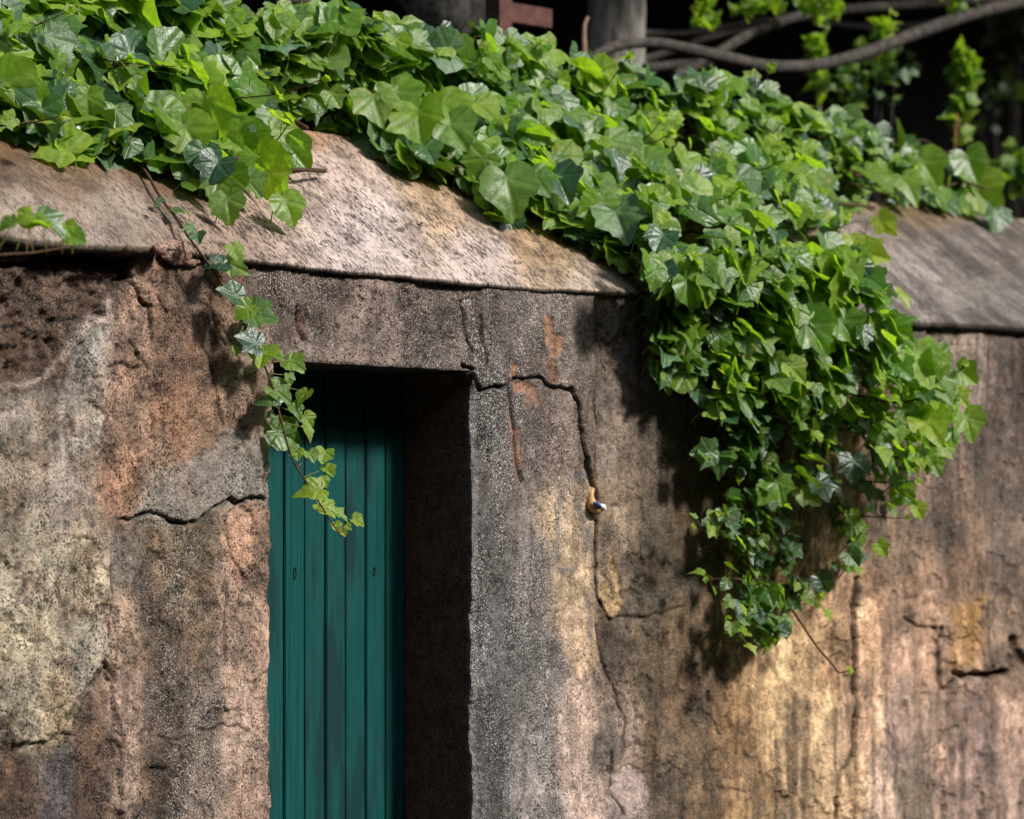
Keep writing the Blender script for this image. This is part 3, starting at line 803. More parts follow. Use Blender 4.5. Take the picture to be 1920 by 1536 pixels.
for (u, v, hgt) in ((553, 1075, 0.016), (702, 1072, 0.012)):
    p = at_y(u, v, DOOR_Y - 0.004)
    n = 20; a = np.linspace(0, 2 * np.pi, n, endpoint=False)
    V1 = np.stack([p[0] + 0.004 * np.cos(a), 0 * a + p[1], p[2] + hgt * np.sin(a) * (1 + 0.2 * np.cos(3 * a))], -1)
    V2 = V1.copy(); V2[:, 1] += 0.006; V2[:, 0] = p[0] + (V2[:, 0] - p[0]) * .5; V2[:, 2] = p[2] + (V2[:, 2] - p[2]) * .5
    V0_ = V1.copy(); V0_[:, 1] -= 0.0015; V0_[:, 0] = p[0] + (V0_[:, 0] - p[0]) * 1.25; V0_[:, 2] = p[2] + (V0_[:, 2] - p[2]) * 1.2
    jj = np.arange(n)
    f = np.concatenate([np.stack([jj + k * n, (jj + 1) % n + k * n, (jj + 1) % n + (k + 1) * n, jj + (k + 1) * n], -1) for k in (0, 1)])
    mh = bpy.data.meshes.new("nail_hole")
    mh.from_pydata(np.concatenate([V0_, V1, V2]).tolist(), [], f.tolist() + [tuple((jj + 2 * n).tolist()[::-1])])
    hole = link("nail_hole", mh, M['hole'])
    hole.parent = door
    hole.matrix_parent_inverse.identity()
    hole.location = (0, 0, 0)

# ------------------------------------------------------------------ ivy
TIPS = []
def leaf_template(kind, rs):
    deg = np.array([0, 6, 13, 22, 31, 41, 52, 62, 75, 88, 104, 120, 138, 158, 174, 180], float)
    if kind == 0:      # five clear lobes
        r = np.array([.97, .90, .81, .73, .68, .70, .78, .69, .60, .57, .61, .55, .45, .31, .14, .04])
    elif kind == 1:    # broad, three shallow lobes
        r = np.array([.92, .88, .80, .74, .70, .70, .74, .70, .64, .60, .60, .56, .50, .36, .18, .05])
    elif kind == 2:    # nearly heart shaped
        r = np.array([.95, .89, .82, .76, .72, .69, .67, .64, .60, .57, .54, .50, .44, .33, .16, .05])
    else:              # narrow with a long middle lobe
        r = np.array([1.05, .94, .80, .67, .61, .62, .68, .58, .49, .46, .49, .43, .34, .23, .11, .03])
    th = np.radians(np.concatenate([-deg[::-1][:-1], deg[:-1]]))
    rr = np.concatenate([r[::-1][:-1], r[:-1]]) * (1 + 0.05 * rs.standard_normal(2 * len(r) - 2))
    n = len(th)
    rings = [0.34, 0.70, 1.0]
    P = [(0.0, 0.0)]
    for q in rings:
        for a, b in zip(th, rr): P.append((math.sin(a) * b * q, math.cos(a) * b * q))
    P = np.array(P)
    R = np.hypot(P[:, 0], P[:, 1]); A = np.arctan2(P[:, 0], P[:, 1])
    fold = rs.uniform(0.05, 0.55); curl = rs.uniform(0.05, 0.45); ph = rs.uniform(0, 6)
    z = fold * np.abs(P[:, 0]) - curl * P[:, 1] ** 2 * 0.8 + 0.075 * np.sin(3.4 * A + ph) * R ** 1.5 + 0.035 * np.sin(8 * A + ph * 2) * R ** 2
    z += rs.uniform(-0.25, 0.25) * P[:, 0] * R - 0.15 * np.abs(P[:, 0]) ** 2
    V = np.stack([P[:, 0], P[:, 1], z], -1)
    F = [(0, 1 + i, 1 + (i + 1) % n) for i in range(n)]
    for q in range(len(rings) - 1):
        for i in range(n):
            a = 1 + q * n + i; b = 1 + q * n + (i + 1) % n
            F += [(a, a + n, b + n), (a, b + n, b)]
    F = np.array(F)[:, ::-1]
    return V, F, P

_rs = np.random.default_rng(3)
TEMPL = [leaf_template(k, _rs) for k in (0, 1, 0, 2, 1, 3, 0, 1, 3, 2, 0, 1)]

def norm(a): return a / (np.linalg.norm(a, axis=-1, keepdims=True) + 1e-9)

class Leaves:
    def __init__(s): s.P = []; s.N = []; s.T = []; s.S = []; s.A = []
    def add(s, p, n, t, size, tone):
        s.P.append(p); s.N.append(n); s.T.append(t); s.S.append(size); s.A.append(tone)
    def mesh(s, name, seed=1):
        rs = np.random.default_rng(seed)
        P = np.array(s.P); N = norm(np.array(s.N)); T = np.array(s.T); S = np.array(s.S); A = np.array(s.A)
        T = norm(T - (T * N).sum(-1, keepdims=True) * N)
        B = np.cross(T, N)
        k = rs.integers(0, len(TEMPL), len(P))
        VV, FF, TT, UU = [], [], [], []
        off = 0
        for q, (V, F, uv) in enumerate(TEMPL):
            I = np.where(k == q)[0]
            if not len(I): continue
            W = P[I, None] + S[I, None, None] * (V[None, :, 0:1] * B[I, None] + V[None, :, 1:2] * T[I, None] + V[None, :, 2:3] * N[I, None])
            n = len(V)
            VV.append(W.reshape(-1, 3))
            FF.append((F[None] + (np.arange(len(I)) * n)[:, None, None]).reshape(-1, 3) + off)
            TT.append(np.repeat(A[I], n, 0))
            UU.append(np.concatenate([np.tile(uv, (len(I), 1)), np.zeros((len(I) * n, 1))], 1))
            off += len(I) * n
        me = np_mesh(name, np.concatenate(VV), np.concatenate(FF))
        set_vec(me, np.concatenate(TT), "tone"); set_vec(me, np.concatenate(UU), "leafuv")
        return me

def surf(u, v, h):
    """point seen at u, v lying h in front of the wall / above the coping / on the mound over the ridge; and its outward normal"""
    p = at_y(u, v, -h)
    if p[2] < ze(p[0]) + 0.25 * h:
        return p, np.array([0.0, -1.0, 0.15])
    d = ray(u, v); x = p[0]
    for _ in range(6):
        z0 = ze(x)
        t = (z0 + h * 1.1 - KS * EAVE_Y - CZ + KS * CY) / (d[2] - KS * d[1])
        x = CX + t * d[0]
    q = np.array([CX + t * d[0], CY + t * d[1], CZ + t * d[2]])
    if q[1] < -h: return p, np.array([0.0, -0.9, 0.4])
    if q[1] < RIDGE_Y - h * 0.5 and t > 0:
        return q, np.array([0.0, -0.6, 0.8])
    y = RIDGE_Y + 0.10 - h * 0.7
    return at_y(u, v, y), np.array([0.0, -0.72, 0.7])

DOWN = np.array([0, 0, -1.0])
UP = np.array([0, 0, 1.0])
SUNV = SUN
def orient(nrm, w_out, w_up, w_sun, w_rand, rs, droop=1.0):
    n = w_out * nrm + w_up * UP + w_sun * SUNV + w_rand * norm(rs.standard_normal(3))
    t = droop * (DOWN * 0.75 + nrm * 0.55) + 0.62 * norm(rs.standard_normal(3))
    return norm(n), t

def petiole(gp, p, n, t, nrm, size, rs, L=None):
    L = L or size * rs.uniform(0.7, 1.3)
    t = norm(t - (t @ n) * n)
    a = p
    b = p - t * L * 0.35 - nrm * L * 0.2 - n * L * 0.15
    c = p - t * L * 0.3 - nrm * L * 0.75 + DOWN * L * 0.35
    gp.tube(spline([a, b, c], 5), [0.0013, 0.0015, 0.0018, 0.002, 0.002], 4, False)

def leaf_size(u, v):
    s = np.interp(u, [0, 400, 900, 1400, 1900], [0.112, 0.106, 0.093, 0.084, 0.080])
    if v > 560: s *= np.interp(v, [560, 800, 1200], [0.86, 0.62, 0.48])
    return s

class Ivy:
    def __init__(s, name, loc, label, cat="ivy", group=None):
        s.root = empty(name, loc, label, cat, group); s.L = Leaves(); s.gs = Geo(); s.gp = Geo(); s.stems = []; s.pet = {}
    def finish(s, seed, split=False):
        if split:
            for i in range(len(s.L.P)):
                one = Leaves(); one.add(s.L.P[i], s.L.N[i], s.L.T[i], s.L.S[i], s.L.A[i])
                lf = link("leaf", one.mesh("leaf", seed * 100 + i), M['leaf'], s.root)
                if i in s.pet:
                    g = Geo(); g.tube(*s.pet[i]); link("petiole", g.mesh("petiole"), M['petiole'], lf)
            for a in s.stems:
                g = Geo(); g.tube(*a); link("stem", g.mesh("stem"), M['stem'], s.root)
            return
        me_ = s.L.mesh("foliage", seed)
        if s.gp.n:      # the leaf stalks belong to the foliage, in a material of their own
            V0, T0 = np.zeros(len(me_.vertices) * 3, np.float32), np.zeros(len(me_.loops), np.int32)
            me_.vertices.foreach_get("co", V0); me_.loops.foreach_get("vertex_index", T0)
            atts = {}
            for nm in ("tone", "leafuv"):
                q = np.zeros(len(me_.vertices) * 3, np.float32); me_.attributes[nm].data.foreach_get("vector", q); atts[nm] = q.reshape(-1, 3)
            PV = np.concatenate(s.gp.V); PF = np.concatenate(s.gp.F)
            PT = np.concatenate([PF[:, [0, 1, 2]], PF[:, [0, 2, 3]]])
            n0, f0 = len(V0) // 3, len(T0) // 3
            bpy.data.meshes.remove(me_)
            me_ = np_mesh("foliage", np.concatenate([V0.reshape(-1, 3), PV]), np.concatenate([T0.reshape(-1, 3), PT + n0]))
            for nm in atts: set_vec(me_, np.concatenate([atts[nm], np.zeros((len(PV), 3))]), nm)
            me_.materials.append(M['leaf']); me_.materials.append(M['petiole'])
            mi = np.zeros(len(me_.polygons), np.int32); mi[f0:] = 1; me_.polygons.foreach_set("material_index", mi)
            link("foliage", me_, None, s.root)
        else:
            link("foliage", me_, M['leaf'], s.root)
        for a in s.stems:
            g = Geo(); g.tube(*a); link("stem", g.mesh("stem"), M['stem'], s.root)
        if s.gs.n: link("woody_stem", s.gs.mesh("woody_stem"), M['stem'], s.root)

def tone(kind, rs):  # dark tones carry leaf age and the painted shade between leaves
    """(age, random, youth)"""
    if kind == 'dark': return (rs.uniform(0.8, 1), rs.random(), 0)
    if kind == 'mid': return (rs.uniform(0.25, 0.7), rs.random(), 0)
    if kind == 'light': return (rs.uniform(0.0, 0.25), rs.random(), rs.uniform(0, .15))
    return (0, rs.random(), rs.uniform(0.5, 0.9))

def shoot(iv, pxs, h0, h1, rs, r0=0.0034, r1=0.0015, tip=True, side=0, sz=0.04):
    """thin red-brown shoot through photo positions, coming forward from h0 to h1"""
    pts = []
    for i, (u, v) in enumerate(pxs):
        h = h0 + (h1 - h0) * i / max(1, len(pxs) - 1)
        pts.append(surf(u, v, h)[0])
    sp = spline(pts, 6 * len(pxs))
    iv.stems.append((sp, np.linspace(r0, r1, len(sp)), 6))
    if tip:
        d = norm(sp[-1] - sp[-3])
        for k in range(3):
            n = norm(rs.standard_normal(3) * 0.7 + np.array([-.3, -.6, .6])); t = d + 0.9 * norm(rs.standard_normal(3))
            iv.L.add(sp[-1] - d * 0.006 * k, n, t, sz * rs.uniform(0.4, 0.85), tone('young', rs))
    for k in range(side):
        i = int(rs.uniform(0.25, 0.95) * len(sp)); b = sp[i]
        o = norm(rs.standard_normal(3) + np.array([0, -0.4, 0.3]))
        e = b + o * sz * rs.uniform(0.8, 1.5)
        iv.gp.tube(spline([b, (b + e) / 2 + UP * 0.006, e], 5), 0.0011, 4, False)
        n, t = orient(np.array([-.2, -.7, .4]), 1, .3, .3, .7, rs)
        iv.L.add(e, n, o + DOWN * 0.5, sz * rs.uniform(0.9, 1.5), tone(rs.choice(['light', 'young', 'mid']), rs))
    return sp

# --- the thick mat of ivy over the coping
rs = np.random.default_rng(21)
mat_ivy = Ivy("climbing_ivy", (0, 0.5, 2.6), "thick mat of glossy green ivy covering the top of the wall")
band = IVY_TOP + [(1880, 430), (1830, 400), (1780, 395), (1700, 390), (1640, 375), (1590, 390), (1560, 430), (1560, 560), (1225, 560)] + IVY_LOW[::-1][1:]
bp = np.array(band, float)
def put(iv, u, v, T, rs, outer=0.0, kinds=None):
    fr = outer + (1 - outer) * rs.random() ** 0.62
    h = 0.015 + T * fr
    p, nrm = surf(u, v, h)
    # clumps: whole sprays lean together
    cu = fbm(np.array(u / 70.), np.array(v / 55.), 80) - .5; cv = fbm(np.array(u / 70.), np.array(v / 55.), 81) - .5
    lean = np.array([cu * 2.4, -0.2, cv * 2.0])
    n, t = orient(nrm, 0.75, 0.22, 0.30, 0.78, rs)
    n = norm(n + 0.55 * lean + (0.6 if rs.random() < 0.45 else 0.0) * np.array([-0.30, -0.75, 0.35]))
    s = leaf_size(u, v) * min(1.5, math.exp(rs.normal(-0.06, 0.27)))
    r = rs.random()
    if fr < 0.6: k = 'dark' if r < 0.88 else 'mid'  # inner leaves darker: shade of the gaps put into their tone
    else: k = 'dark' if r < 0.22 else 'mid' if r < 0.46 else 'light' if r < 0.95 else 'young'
    if u < 300 and v > 60 and k in ('light', 'mid') and rs.random() < 0.38: k = 'dark'  # left end: darker leaves plus shade painted into the tone
    if k == 'young': s *= 0.55
    iv.L.add(p - norm(t - (t @ n) * n) * s * 0.45, n, t, s, tone(k, rs))
    if fr > 0.7 and rs.random() < 0.55:
        petiole(iv.gp, p - norm(t - (t @ n) * n) * s * 0.45, n, t, nrm, s, rs)
cnt = 0
while cnt < 3900:
    u = rs.uniform(-190, 1890); v = rs.uniform(-260, 560)
    if not inside(bp, np.array(u), np.array(v)): continue
    d = float(seg_dist(bp, np.array(u), np.array(v), True))
    low = np.interp(u, IVY_LOW_U, IVY_LOW_V)
    T = 0.035 + 0.21 * min(1, max(0, low - v) / 210)
    if u > 1225 and u < 1560: T = 0.26
    if u > 1600: T *= 0.75
    if v < -60 and rs.random() < 0.5: continue
    if d < 14 and rs.random() < 0.45: continue
    if fbm(np.array(u / 42.), np.array(v / 34.), 99) < 0.47 and rs.random() < 0.9: continue
    put(mat_ivy, u, v, T, rs)
    cnt += 1
# behind the ridge, so that the mat is a real mound
for _ in range(700):
    x = rs.uniform(-2.6, 2.6)
    y = rs.uniform(RIDGE_Y + 0.1, RIDGE_Y + 0.55)
    u_, v_ = proj(x, RIDGE_Y + .05, 2.7)
    ztop = at_y(u_, np.interp(u_, [p[0] for p in IVY_TOP], [p[1] for p in IVY_TOP]), RIDGE_Y + .05)[2]
    z = ze(x) + 0.3 + rs.random() * max(0.05, (ztop - ze(x) - 0.38)) * (1 - 0.5 * (y - RIDGE_Y) / 0.55)
    n, t = orient(np.array([0, 0.5, 0.8]), 0.8, 0.3, 0.2, 0.7, rs)
    mat_ivy.L.add(np.array([x, y, z]), n, t, 0.1 * rs.uniform(0.7, 1.1), tone('mid', rs))
# leaves one can tell apart along the lower fringe: u, v, size px, tip angle (deg from straight down, + to the right), lean, kind
hero = [(540, 392, 56, 12, 'light'), (518, 345, 84, 18, 'light'), (428, 388, 56, 2, 'mid'), (445, 318, 70, 20, 'light'), (408, 352, 52, -15, 'mid'), (555, 290, 66, 30, 'light'), (380, 300, 60, -10, 'dark'), (470, 270, 74, 25, 'light'), (360, 260, 84, 20, 'light'), (85, 225, 70, 10, 'mid'), (215, 225, 66, -8, 'mid'), (165, 195, 55, 0, 'mid'), (235, 250, 60, -20, 'light'), (318, 225, 70, 25, 'light'), (395, 215, 90, 5, 'light'), (430, 265, 60, 35, 'mid'), (455, 285, 62, 30, 'mid'),
        (430, 345, 66, -8, 'mid'), (400, 320, 60, -25, 'dark'), (500, 320, 92, 22, 'light'), (525, 262, 78, 40, 'light'), (470, 350, 50, 20, 'mid'), (585, 180, 66, 30, 'light'), (705, 200, 72, 8, 'mid'),
        (750, 190, 74, 20, 'light'), (840, 215, 84, 18, 'light'), (790, 235, 88, 4, 'light'), (850, 255, 82, 14, 'mid'), (905, 210, 60, 20, 'light'), (955, 360, 92, 5, 'mid'), (1010, 345, 62, 20, 'mid'), (1050, 350, 70, 10, 'dark'),
        (1120, 400, 74, -12, 'light'), (1160, 420, 84, 8, 'dark'), (900, 310, 56, -30, 'mid'), (800, 290, 50, 6, 'mid'), (870, 110, 66, 60, 'light'), (1130, 150, 62, 40, 'light'), (40, 170, 100, 60, 'light'),
        (100, 90, 80, 20, 'dark'), (1640, 340, 70, 20, 'light'), (1700, 350, 60, 10, 'light'), (1845, 370, 85, 38, 'light'), (1740, 320, 70, 20, 'light'), (1820, 310, 60, 10, 'light'), (1660, 420, 46, 30, 'young'),
        (270, 30, 90, 30, 'light'), (330, 70, 100, 40, 'light'), (640, 20, 70, 170, 'light'), (600, 40, 60, -80, 'light'), (1640, 480, 55, 60, 'young'), (1690, 560, 40, 20, 'young')]
def place_hero(iv, u, v, spx, ang, kind, h, rs, tilt=0.35, gp=True):
    p, nrm = surf(u, v, h)
    dep = (p[0] - CX) * S2 + (p[1] - CY) * S2
    s = spx * dep / FPX
    Rt = np.array([S2, -S2, 0]); Fw = np.array([S2, S2, 0])
    a = math.radians(ang)
    t = DOWN * math.cos(a) + Rt * math.sin(a)
    n = -Fw * 0.9 + tilt * rs.standard_normal(3) + UP * 0.25 + 0.3 * nrm
    t = t + 0.25 * nrm
    iv.L.add(p - t * s * 0.35, n, t, s, tone(kind, rs))
    if gp: petiole(iv.gp, p - t * s * 0.35, norm(n), norm(t), nrm, s, rs, s * 1.2)
for (u, v, spx, ang, kind) in hero:
    low = np.interp(u, IVY_LOW_U, IVY_LOW_V)
    place_hero(mat_ivy, u, v, spx, ang, kind, 0.085 + 0.18 * min(1, max(0, low - v) / 210), rs)
shoots = [([(1110, 205), (1140, 160), (1178, 105)], .2, .42), ([(1085, 278), (1112, 250), (1120, 205)], .2, .34), ([(1180, 262), (1215, 255), (1242, 222)], .2, .36), ([(1190, 275), (1230, 265), (1262, 248)], .2, .33),
          ([(865, 135), (890, 115), (908, 90)], .2, .38), ([(140, 100), (230, 118), (345, 126)], .18, .36), ([(165, 145), (210, 128), (245, 108)], .16, .3), ([(400, 190), (470, 182), (520, 178)], .18, .34),
          ([(535, 172), (575, 160), (612, 145)], .18, .34), ([(480, 300), (520, 262), (545, 225)], .05, .2), ([(0, 236), (60, 230), (120, 216)], .12, .3), ([(1380, 320), (1440, 315), (1475, 285)], .2, .38),
          ([(1420, 270), (1450, 250), (1472, 222)], .2, .36), ([(1310, 378), (1360, 372), (1388, 350)], .2, .36), ([(1545, 290), (1565, 280), (1580, 262)], .15, .28), ([(1420, 160), (1435, 150), (1443, 125)], .1, .2),
          ([(1450, 380), (1480, 368), (1500, 335)], .2, .36), ([(0, 60), (60, 50), (130, 20)], .2, .4), ([(1560, 430), (1580, 425), (1592, 408)], .15, .25), ([(990, 105), (1000, 95), (1012, 78)], .1, .25),
          ([(690, 60), (700, 45), (712, 30)], .1, .25)]
for pl, a, b in shoots:
    shoot(mat_ivy, pl, a, b, rs, side=rs.integers(1, 4), sz=0.045)
# old wood inside the mat
for k in range(26):
    u0 = rs.uniform(-50, 1700); vt = np.interp(u0, IVY_LOW_U, IVY_LOW_V) - rs.uniform(30, 150)
    pl = [(u0 + 40 * j, vt + 0.12 * 40 * j + rs.uniform(-14, 14)) for j in range(rs.integers(4, 8))]
    pts = [surf(a, b, 0.03 + 0.10 * rs.random())[0] for a, b in pl]
    sp = spline(pts, 22)
    mat_ivy.stems.append((sp, rs.uniform(0.003, 0.008), 6))
mat_ivy.finish(4)

# --- the curtain hanging down in front of the wall
rs = np.random.default_rng(33)
cas = Ivy("hanging_ivy", (1.2, -0.1, 2.4), "ivy curtain hanging from the coping down the wall to the right of the door")
curtain = [(1225, 500), (1215, 560), (1218, 640), (1240, 730), (1300, 740), (1330, 770), (1345, 840), (1300, 850), (1330, 900), (1325, 960), (1350, 1010), (1350, 1060), (1372, 1100), (1380, 1150), (1400, 1200), (1440, 1215), (1470, 1190), (1480, 1150),
           (1500, 1130), (1540, 1110), (1560, 1070), (1600, 1060), (1620, 1010), (1600, 930), (1650, 960), (1700, 930), (1680, 870), (1750, 880), (1780, 830), (1800, 790), (1760, 740), (1720, 700), (1690, 640),
           (1680, 590), (1650, 560), (1600, 460), (1560, 400)]
cp = np.array(curtain, float)
hole = [([(1530, 830), (1590, 850), (1600, 900), (1560, 960), (1540, 900)], 0.85), ([(1370, 850), (1420, 870), (1440, 900), (1380, 900)], 0.5), ([(1490, 900), (1530, 900), (1530, 1020), (1500, 1040)], 0.6), ([(1620, 860), (1680, 880), (1660, 930), (1610, 930)], 0.6)]
spray = [[(1500, 700), (1505, 850), (1500, 960), (1490, 1060), (1452, 1180)], [(1430, 700), (1415, 900), (1425, 1030), (1440, 1130), (1455, 1180)], [(1550, 700), (1548, 860), (1575, 950), (1608, 1000), (1588, 1060), (1545, 1110)],
    [(1350, 720), (1345, 850), (1340, 900), (1370, 940)], [(1390, 760), (1385, 960), (1400, 1060), (1385, 1130)], [(1600, 700), (1650, 800), (1680, 860), (1740, 880)], [(1600, 740), (1680, 755), (1745, 740), (1800, 700)], [(1700, 800), (1790, 800)],
    [(1640, 900), (1690, 960), (1720, 965)], [(1310, 985), (1370, 990), (1400, 985)], [(1300, 850), (1340, 860), (1370, 880)], [(1360, 1080), (1400, 1085)], [(1460, 900), (1470, 1000), (1520, 1090)], [(1370, 1140), (1420, 1180)]]
cnt = 0
while cnt < 1480:
    u = rs.uniform(1210, 1810); v = 480 + 745 * rs.random() ** 1.15
    if not inside(cp, np.array(u), np.array(v)): continue
    bad = False
    for hp, pr_ in hole:
        if inside(hp, np.array(u), np.array(v)) and rs.random() < pr_: bad = True
    if bad: continue
    gap = fbm(np.array(u / 26.), np.array(v / 26.), 90)
    thr = np.interp(v, [480, 600, 700, 1100], [0.30, 0.44, 0.48, 0.48])
    if gap < thr and rs.random() < 0.9: continue
    if v > 700:
        near = min(float(seg_dist(pl, np.array(u), np.array(v))) for pl in spray)
        if near > rs.uniform(8, 36) * (1.9 if u > 1600 else 1.0) + max(0, 860 - v) * 0.3: continue
    T = np.interp(u, [1210, 1350, 1600, 1800], [0.06, 0.16, 0.30, 0.5]) * np.interp(v, [480, 700, 1100], [1, 1, 0.6])
    fr = rs.random() ** 0.7
    h = 0.03 + T * fr
    p = at_y(u, v, -h)
    nrm = norm(np.array([0.15, -1.0, 0.35]))
    n, t = orient(nrm, 0.7, 0.35, 0.3, 0.85, rs, 1.2)
    s = leaf_size(u, v) * min(1.5, math.exp(rs.normal(-0.06, 0.30)))
    r = rs.random()
    if v < 640: k = 'dark' if fr < 0.55 else ('dark' if r < 0.12 else 'mid' if r < 0.45 else 'light')  # inner leaves toned dark for the shade inside the mass
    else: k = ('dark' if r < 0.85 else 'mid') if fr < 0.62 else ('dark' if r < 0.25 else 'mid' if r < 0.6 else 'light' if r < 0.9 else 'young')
    if u > 1660 and fr > 0.3: k = 'light' if r < 0.7 else 'young'  # outer right leaves toned light where sun catches them
    if (u < 1340 and v > 560) or (u < 1480 and v > 760): k = 'dark' if r < 0.6 else 'mid' if r < 0.85 else 'light'  # shade of the mass near the wall put into the tone
    if k == 'young': s *= 0.7
    cas.L.add(p, n, t, s, tone(k, rs))
    if fr > 0.5 and rs.random() < 0.6: petiole(cas.gp, p, n, t, nrm, s, rs)
    cnt += 1
rs2 = np.random.default_rng(77)
for _ in range(125):
    u, v = rs2.uniform(1640, 1800), rs2.uniform(690, 900)
    if not inside([(1640, 690), (1740, 700), (1800, 730), (1810, 800), (1780, 860), (1720, 885), (1640, 880)], np.array(u), np.array(v)): continue
    h = 0.18 + 0.35 * rs2.random()
    p = at_y(u, v, -h); nrm = norm(np.array([0.15, -1.0, 0.35])); n, t = orient(nrm, 0.7, 0.35, 0.3, 0.85, rs2, 1.0)
    cas.L.add(p, n, t, 0.052 * math.exp(rs2.normal(0, .3)), tone(rs2.choice(['light', 'light', 'young', 'mid']), rs2))
for _ in range(34):
    q = rs2.choice(3); a, b = [((1500, 1080), (1435, 1215)), ((1440, 1080), (1470, 1190)), ((1400, 1080), (1385, 1185))][q]
    f = rs2.random(); u, v = a[0] + (b[0] - a[0]) * f + rs2.normal(0, 12), a[1] + (b[1] - a[1]) * f
    p = at_y(u, v, -0.12); n, t = orient(np.array([0, -1., .2]), 0.7, 0.35, 0.3, 0.85, rs2, 1.0)
    cas.L.add(p, n, t, 0.032 * math.exp(rs2.normal(0, .3)), tone(rs2.choice(['dark', 'mid', 'light']), rs2))
hero2 = [(1240, 630, 52, -60, 'light'), (1270, 705, 70, -80, 'light'), (1285, 660, 60, -20, 'mid'), (1370, 755, 60, 30, 'light'), (1320, 850, 58, -85, 'dark'), (1350, 870, 55, -10, 'mid'), (1530, 630, 95, 30, 'light'), (1480, 600, 70, 20, 'light'), (1590, 620, 80, 30, 'light'),
         (1730, 690, 95, 20, 'light'), (1690, 625, 75, 50, 'light'), (1815, 800, 66, 5, 'light'), (1815, 705, 55, 50, 'light'), (1770, 680, 70, 20, 'light'), (1600, 880, 62, -10, 'dark'), (1540, 920, 62, 10, 'dark'), (1520, 930, 60, 40, 'light'), (1460, 920, 60, 0, 'light'), (1430, 930, 50, -40, 'light'),
         (1445, 1120, 46, 10, 'mid'), (1520, 1125, 34, 60, 'light'), (1430, 1200, 34, 10, 'mid'), (1380, 1140, 30, 0, 'dark'), (1365, 1130, 28, -50, 'mid'), (1545, 1095, 46, 30, 'dark'), (1400, 1165, 26, 40, 'mid'), (1475, 1190, 22, 20, 'light'), (1655, 1030, 36, 30, 'light'), (1600, 1050, 40, 30, 'dark'),
         (1700, 930, 50, 40, 'light'), (1725, 960, 36, 30, 'young'), (1400, 650, 60, -20, 'mid'), (1350, 560, 60, -10, 'mid'), (1310, 600, 55, 20, 'dark'), (1460, 690, 55, 20, 'light'), (1480, 730, 50, 30, 'light'), (1590, 720, 60, 30, 'mid')]
for (u, v, spx, ang, kind) in hero2:
    T = np.interp(u, [1210, 1350, 1600, 1800], [0.1, 0.2, 0.36, 0.55])
    place_hero(cas, u, v, spx * 0.8, ang, kind, T * np.interp(v, [500, 1200], [1, .6]), rs)
stems = [([(1500, 560), (1510, 700), (1500, 850), (1502, 960), (1500, 1040), (1450, 1180), (1430, 1228)], .10, .12, .0045, .002), ([(1440, 600), (1420, 750), (1415, 900), (1425, 1030), (1450, 1090), (1490, 1150), (1530, 1210), (1560, 1245), (1572, 1260), (1592, 1258)], .08, .15, .0055, .0032),
         ([(1560, 600), (1550, 750), (1545, 860), (1575, 950), (1610, 1000), (1590, 1060), (1540, 1120)], .12, .15, .004, .002), ([(1380, 600), (1390, 760), (1400, 900), (1410, 1050), (1425, 1130), (1440, 1180)], .06, .10, .004, .002),
         ([(1600, 740), (1680, 755), (1740, 740), (1790, 705), (1812, 680)], .25, .5, .0055, .003), ([(1640, 850), (1700, 860), (1740, 858), (1772, 835)], .2, .45, .0045, .0025), ([(1520, 1030), (1470, 1130), (1450, 1200)], .1, .14, .003, .002),
         ([(1600, 900), (1660, 905), (1720, 902)], .2, .4, .0035, .0020), ([(1430, 745), (1470, 750), (1500, 745), (1528, 728)], .2, .34, .0025, .0015), ([(1440, 780), (1500, 786), (1540, 778)], .2, .34, .0025, .0015), ([(1580, 965), (1650, 970), (1700, 972)], .15, .3, .0030, .0016),
         ([(1410, 1090), (1370, 1085), (1325, 1086)], .1, .18, .0018, .001), ([(1440, 1160), (1400, 1150), (1365, 1158)], .1, .16, .0018, .001), ([(1460, 1180), (1420, 1218), (1388, 1195), (1384, 1182)], .1, .18, .0018, .001), ([(1480, 1140), (1520, 1130), (1536, 1132)], .12, .18, .0018, .001),
         ([(1590, 740), (1620, 730), (1638, 712), (1640, 702)], .25, .36, .0025, .0012), ([(1420, 960), (1380, 975), (1350, 965)], .1, .2, .002, .001), ([(1400, 990), (1340, 998), (1300, 990)], .1, .2, .0018, .001), ([(1300, 740), (1340, 730), (1370, 715)], .1, .2, .002, .001)]
for i, (pl, a, b, r0, r1) in enumerate(stems):
    pts = [at_y(u, v, -(a + (b - a) * k / (len(pl) - 1))) for k, (u, v) in enumerate(pl)]
    sp = spline(pts, 8 * len(pl)); cas.stems.append((sp, np.linspace(r0, r1, len(sp)), 6))
    d = norm(sp[-1] - sp[-3])
    if i not in (0,):
        for k in range(2):
            cas.L.add(sp[-1], norm(rs.standard_normal(3) * .8 + np.array([-.3, -.5, .5])), d + .8 * norm(rs.standard_normal(3)), 0.02 * rs.uniform(.6, 1.2), tone('young', rs))
    # small side leaves on the lower, bare ends
    if r1 <= 0.002:
        for k in range(4 if len(pl) > 5 else 3):
            j = int(rs.uniform(0.45, 0.93) * len(sp)); o = norm(rs.standard_normal(3) + np.array([0.2, -.3, 0]))
            if i == 1 and j > 0.72 * len(sp): continue
            e = sp[j] + o * rs.uniform(0.03, 0.06)
            cas.gp.tube(spline([sp[j], (sp[j] + e) / 2 + UP * .004, e], 5), 0.001, 4, False)
            n, t = orient(np.array([-.2, -.7, .4]), 1, .3, .3, .8, rs)
            cas.L.add(e, n, o + DOWN * .5, 0.04 * rs.uniform(.6, 1.3), tone(rs.choice(['dark', 'mid', 'light', 'young']), rs))
cas.finish(9)

